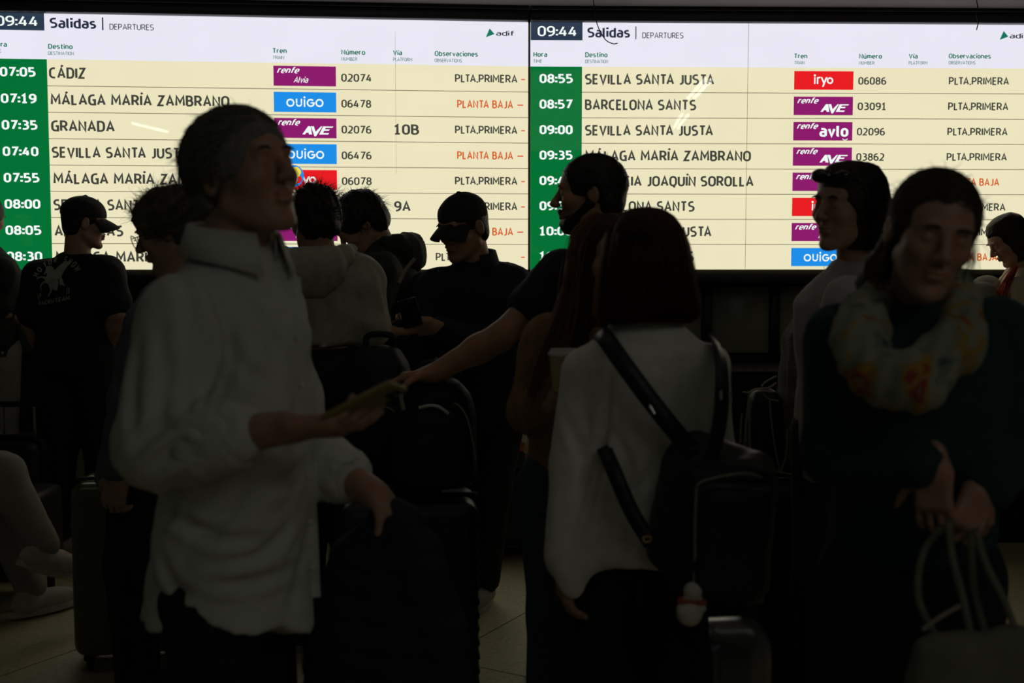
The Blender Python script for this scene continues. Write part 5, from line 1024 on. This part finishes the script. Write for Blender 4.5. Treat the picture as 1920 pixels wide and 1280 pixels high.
# the backpack on the woman's back
Yb = 2.47; pb = lambda u, v, dy=0: arr(P(u, v, Yb+dy))
bpk = empty('backpack', pb(1340, 1120), 'dark leather backpack worn low on the back of the pale grey cardigan', 'bag')
o = [rbox(pb(1352, 985, .06), (.115, .075, .165), rot(-6, 4, 4), .045, .03), rbox(pb(1268, 960, .1), (.055, .06, .13), rot(-6, 0, 12), .04, .06), cap(pb(1300, 845, .1), pb(1400, 880, .08), .045, .04, .05)]
solid('bag_body', o, .008, M['leather'], bpk, None, noise=folds(.006, 15, 31))
fpk = solid('front_pocket', [rbox(pb(1372, 1010, -.04), (.083, .035, .125), rot(-6, 4, 3), .028, .01)], .008, M['leather'], bpk, None, noise=folds(.003, 18, 32))
tube('piping', [pb(1304, 1075, -.045), pb(1303, 1000, -.065), pb(1305, 935, -.068), pb(1309, 908, -.065), pb(1335, 897, -.068), pb(1370, 890, -.07), pb(1405, 888, -.066), pb(1428, 896, -.05)], .0034, M['piping'], fpk, 8, 40)
strap('shoulder_strap', [pb(1122, 622, .18), pb(1135, 634, .10), pb(1175, 690, .045), pb(1235, 770, .03), pb(1300, 850, .03)], .043, M['leather'], bpk, (-.1, -1, .1), .006)
strap('shoulder_strap', [pb(1338, 632, .24), pb(1350, 668, .12), pb(1354, 730, .03), pb(1348, 800, .02), pb(1330, 870, .02)], .034, M['leather'], bpk, (.25, -1, 0), .006)
strap('lower_strap', [pb(1132, 838, .14), pb(1150, 880, .08), pb(1185, 960, .05), pb(1222, 1020, .03)], .036, M['leather'], bpk, (-.1, -1, 0), .006)
for a, b in (((1352, 732), (1352, 750)), ((1368, 735), (1370, 754)), ((1218, 760), (1227, 776))): tube('buckle', [pb(*a, .02), pb(*b, .015)], .0045, M['metal'], bpk, 8, 4)
tube('buckle', [pb(1205, 1008, .025), pb(1218, 1006, .02), pb(1222, 1012, .02), pb(1210, 1016, .02), pb(1205, 1008, .025)], .003, M['brass'], bpk, 6, 20)
# plush charm
tube('charm_cord', [pb(1302, 1060, -.05), pb(1301, 1080, -.055), pb(1300, 1092, -.055)], .002, M['piping'], bpk, 6)
ch = solid('charm', [ell(pb(1299, 1108, -.055), (.021, .018, .021), None, .008), ell(pb(1293, 1148, -.055), (.029, .024, .031), None, .008), cap(pb(1284, 1126, -.055), pb(1276, 1140, -.06), .009, .008, .008), cap(pb(1312, 1126, -.055), pb(1318, 1140, -.06), .009, .008, .008)], .004, M['charm'], bpk, None)
mk('charm_red', (.35, .09, .04), rough=1, bump=.5); solid('charm_scarf', [cap(pb(1281, 1126, -.055), pb(1313, 1128, -.055), .016, .016, flat=((0, 0, 1), .55))], .004, M['charm_red'], bpk, None)
# behind her: silver case
q = P(1338, 1200, 3.02); sv = suitcase('silver rounded cabin suitcase at the lower right behind the woman with the bob', q.x, 3.02, .25, .36, .50, 8, M['silver_shell'], rr_=.09)
tube('handle_pole', [P(1393, 1175, 2.95), P(1396, 1112, 2.95)], .008, M['rubber'], sv, 8, 3); solid('handle_cap', [cap(P(1402, 1128, 2.93), P(1424, 1124, 2.93), .006, .013, .01)], .005, M['tote'], sv, None)
# black case with a load on top
q = P(1490, 900, 3.55); suitcase('large black suitcase carrying the grey fleece bag', q.x, 3.58, .40, .28, .75, 0, M['bag_nylon'])
tube('edge_piping', [P(1400, 888, 3.42), P(1450, 884, 3.42), P(1500, 893, 3.42), P(1535, 902, 3.42)], .003, M['piping'], None, 6).name = 'cord'; tag(bpy.data.objects['cord'], 'pale cord lying across the top of the large black suitcase', 'cord')
backpack('fuzzy grey fleece bag standing on the large black suitcase', P(1525, 900, 3.6)+Vector((0, 0, .785-P(1525, 900, 3.6).z)), .22, .2, .50, 4, m='fleece', taper=.92, handle=False, pocket=False, name='fleece_bag')
bc = backpack('small black case with pale cords on the large black suitcase', P(1432, 900, 3.62)+Vector((0, 0, .785-P(1432, 900, 3.62).z)), .12, .14, .255, 0, handle=False, pocket=False)
for L_p in ([(1392, 735), (1404, 736)], [(1404, 738), (1402, 770), (1398, 800), (1397, 830)], [(1408, 745), (1405, 790), (1407, 850), (1413, 884)], [(1404, 738), (1415, 730), (1440, 727), (1456, 718)], [(1428, 724), (1436, 716), (1456, 705)], [(1430, 738), (1442, 748), (1460, 752)], [(1443, 750), (1446, 790), (1455, 850), (1463, 884)], [(1476, 803), (1474, 850), (1464, 884)], [(1391, 775), (1389, 800), (1388, 830)]):
    tube('cord', [P(u, v, 3.50) for u, v in L_p], .003, M['piping'], bc, 6, 14)
# tote bag of the woman with the scarf
Yt = 1.93; pt = lambda u, v, dy=0: arr(P(u, v, Yt+dy)); tb = empty('tote_bag', pt(1830, 1400), 'slack beige canvas tote bag hanging from the hand of the woman with the scarf', 'bag')
solid('bag_body', [loft(pt(1838, 1440), rot(10), [(0, 0, 0, .13, .05), (.05, 0, 0, .15, .06), (.16, 0, 0, .15, .055), (.235, -.01, 0, .13, .03), (.25, -.01, 0, .12, .02)], .03, n=2.6)], .008, M['tote'], tb, None, noise=folds(.009, 15, 44))
for k, L_p in enumerate(([(1778, 972), (1785, 1040), (1805, 1120), (1822, 1200)], [(1828, 990), (1850, 1060), (1885, 1130), (1912, 1205)], [(1768, 985), (1730, 1040), (1722, 1120), (1752, 1190)], [(1820, 995), (1822, 1060), (1830, 1120), (1850, 1195)])): strap('strap', [pt(u, v, -.0+.03*(k//2)) for u, v in L_p], .013, M['tote'], tb, (.1, -1, 0), .003)
tube('edge_cord', [pt(1730, 1180, -.03), pt(1765, 1155, -.03), pt(1800, 1135, -.03)], .004, M['piping'], tb, 6)
# small things between people
q = P(952, 880, 5.5); suitcase('small dark suitcase under the patterned bag, seen between the cap wearer and the brown sweater', q.x, 5.5, .26, .18, .42, 10, M['navy_shell'])
def printmat():
    m = bpy.data.materials.new('printed_cotton'); m.use_nodes = True; nt = m.node_tree; b = nt.nodes['Principled BSDF']; tc = nt.nodes.new('ShaderNodeTexCoord'); v = nt.nodes.new('ShaderNodeTexVoronoi'); v.inputs['Scale'].default_value = 22; r = nt.nodes.new('ShaderNodeValToRGB'); r.color_ramp.interpolation = 'CONSTANT'; e_ = r.color_ramp.elements
    e_[0].color = (.55, .14, .04, 1); e_[1].position = .3; e_[1].color = (.6, .36, .18, 1)
    for p, c in ((.5, (.7, .66, .55, 1)), (.65, (.03, .03, .04, 1)), (.8, (.2, .2, .1, 1))): x = e_.new(p); x.color = c
    nt.links.new(tc.outputs['Object'], v.inputs['Vector']); nt.links.new(v.outputs['Color'], r.inputs[0]); nt.links.new(r.outputs[0], b.inputs['Base Color']); M['printed'] = m
printmat(); backpack('orange and white patterned cloth bag on the dark suitcase', (q.x+.02, 5.5, .45), .17, .14, .24, 10, m='printed', pocket=False, name='cloth_bag')
q = P(50, 1100, 5.08); backpack('small teal bag on the floor behind the crossed legs', (q.x, 5.08, .0), .16, .1, .17, 5, m='teal_bag', pocket=False, name='cloth_bag')
q = P(30, 900, 5.35); suitcase('black suitcase with raised handle between the people at the left edge', q.x, 5.35, .26, .22, .60, 5, M['bag_nylon'], ext=.16)
kb_ = backpack('dark backpack with a pale strap on the back of the bowed young man', P(790, 655, 4.95), .24, .15, .34, -88, m='bag_nylon', pipe='rubber', pocket=False, handle=False)
strap('pale_strap', [P(778, 484, 4.76), P(768, 496, 4.74), P(757, 512, 4.73), P(748, 530, 4.72)], .016, M['piping'], kb_, (0, -1, 0), .003)
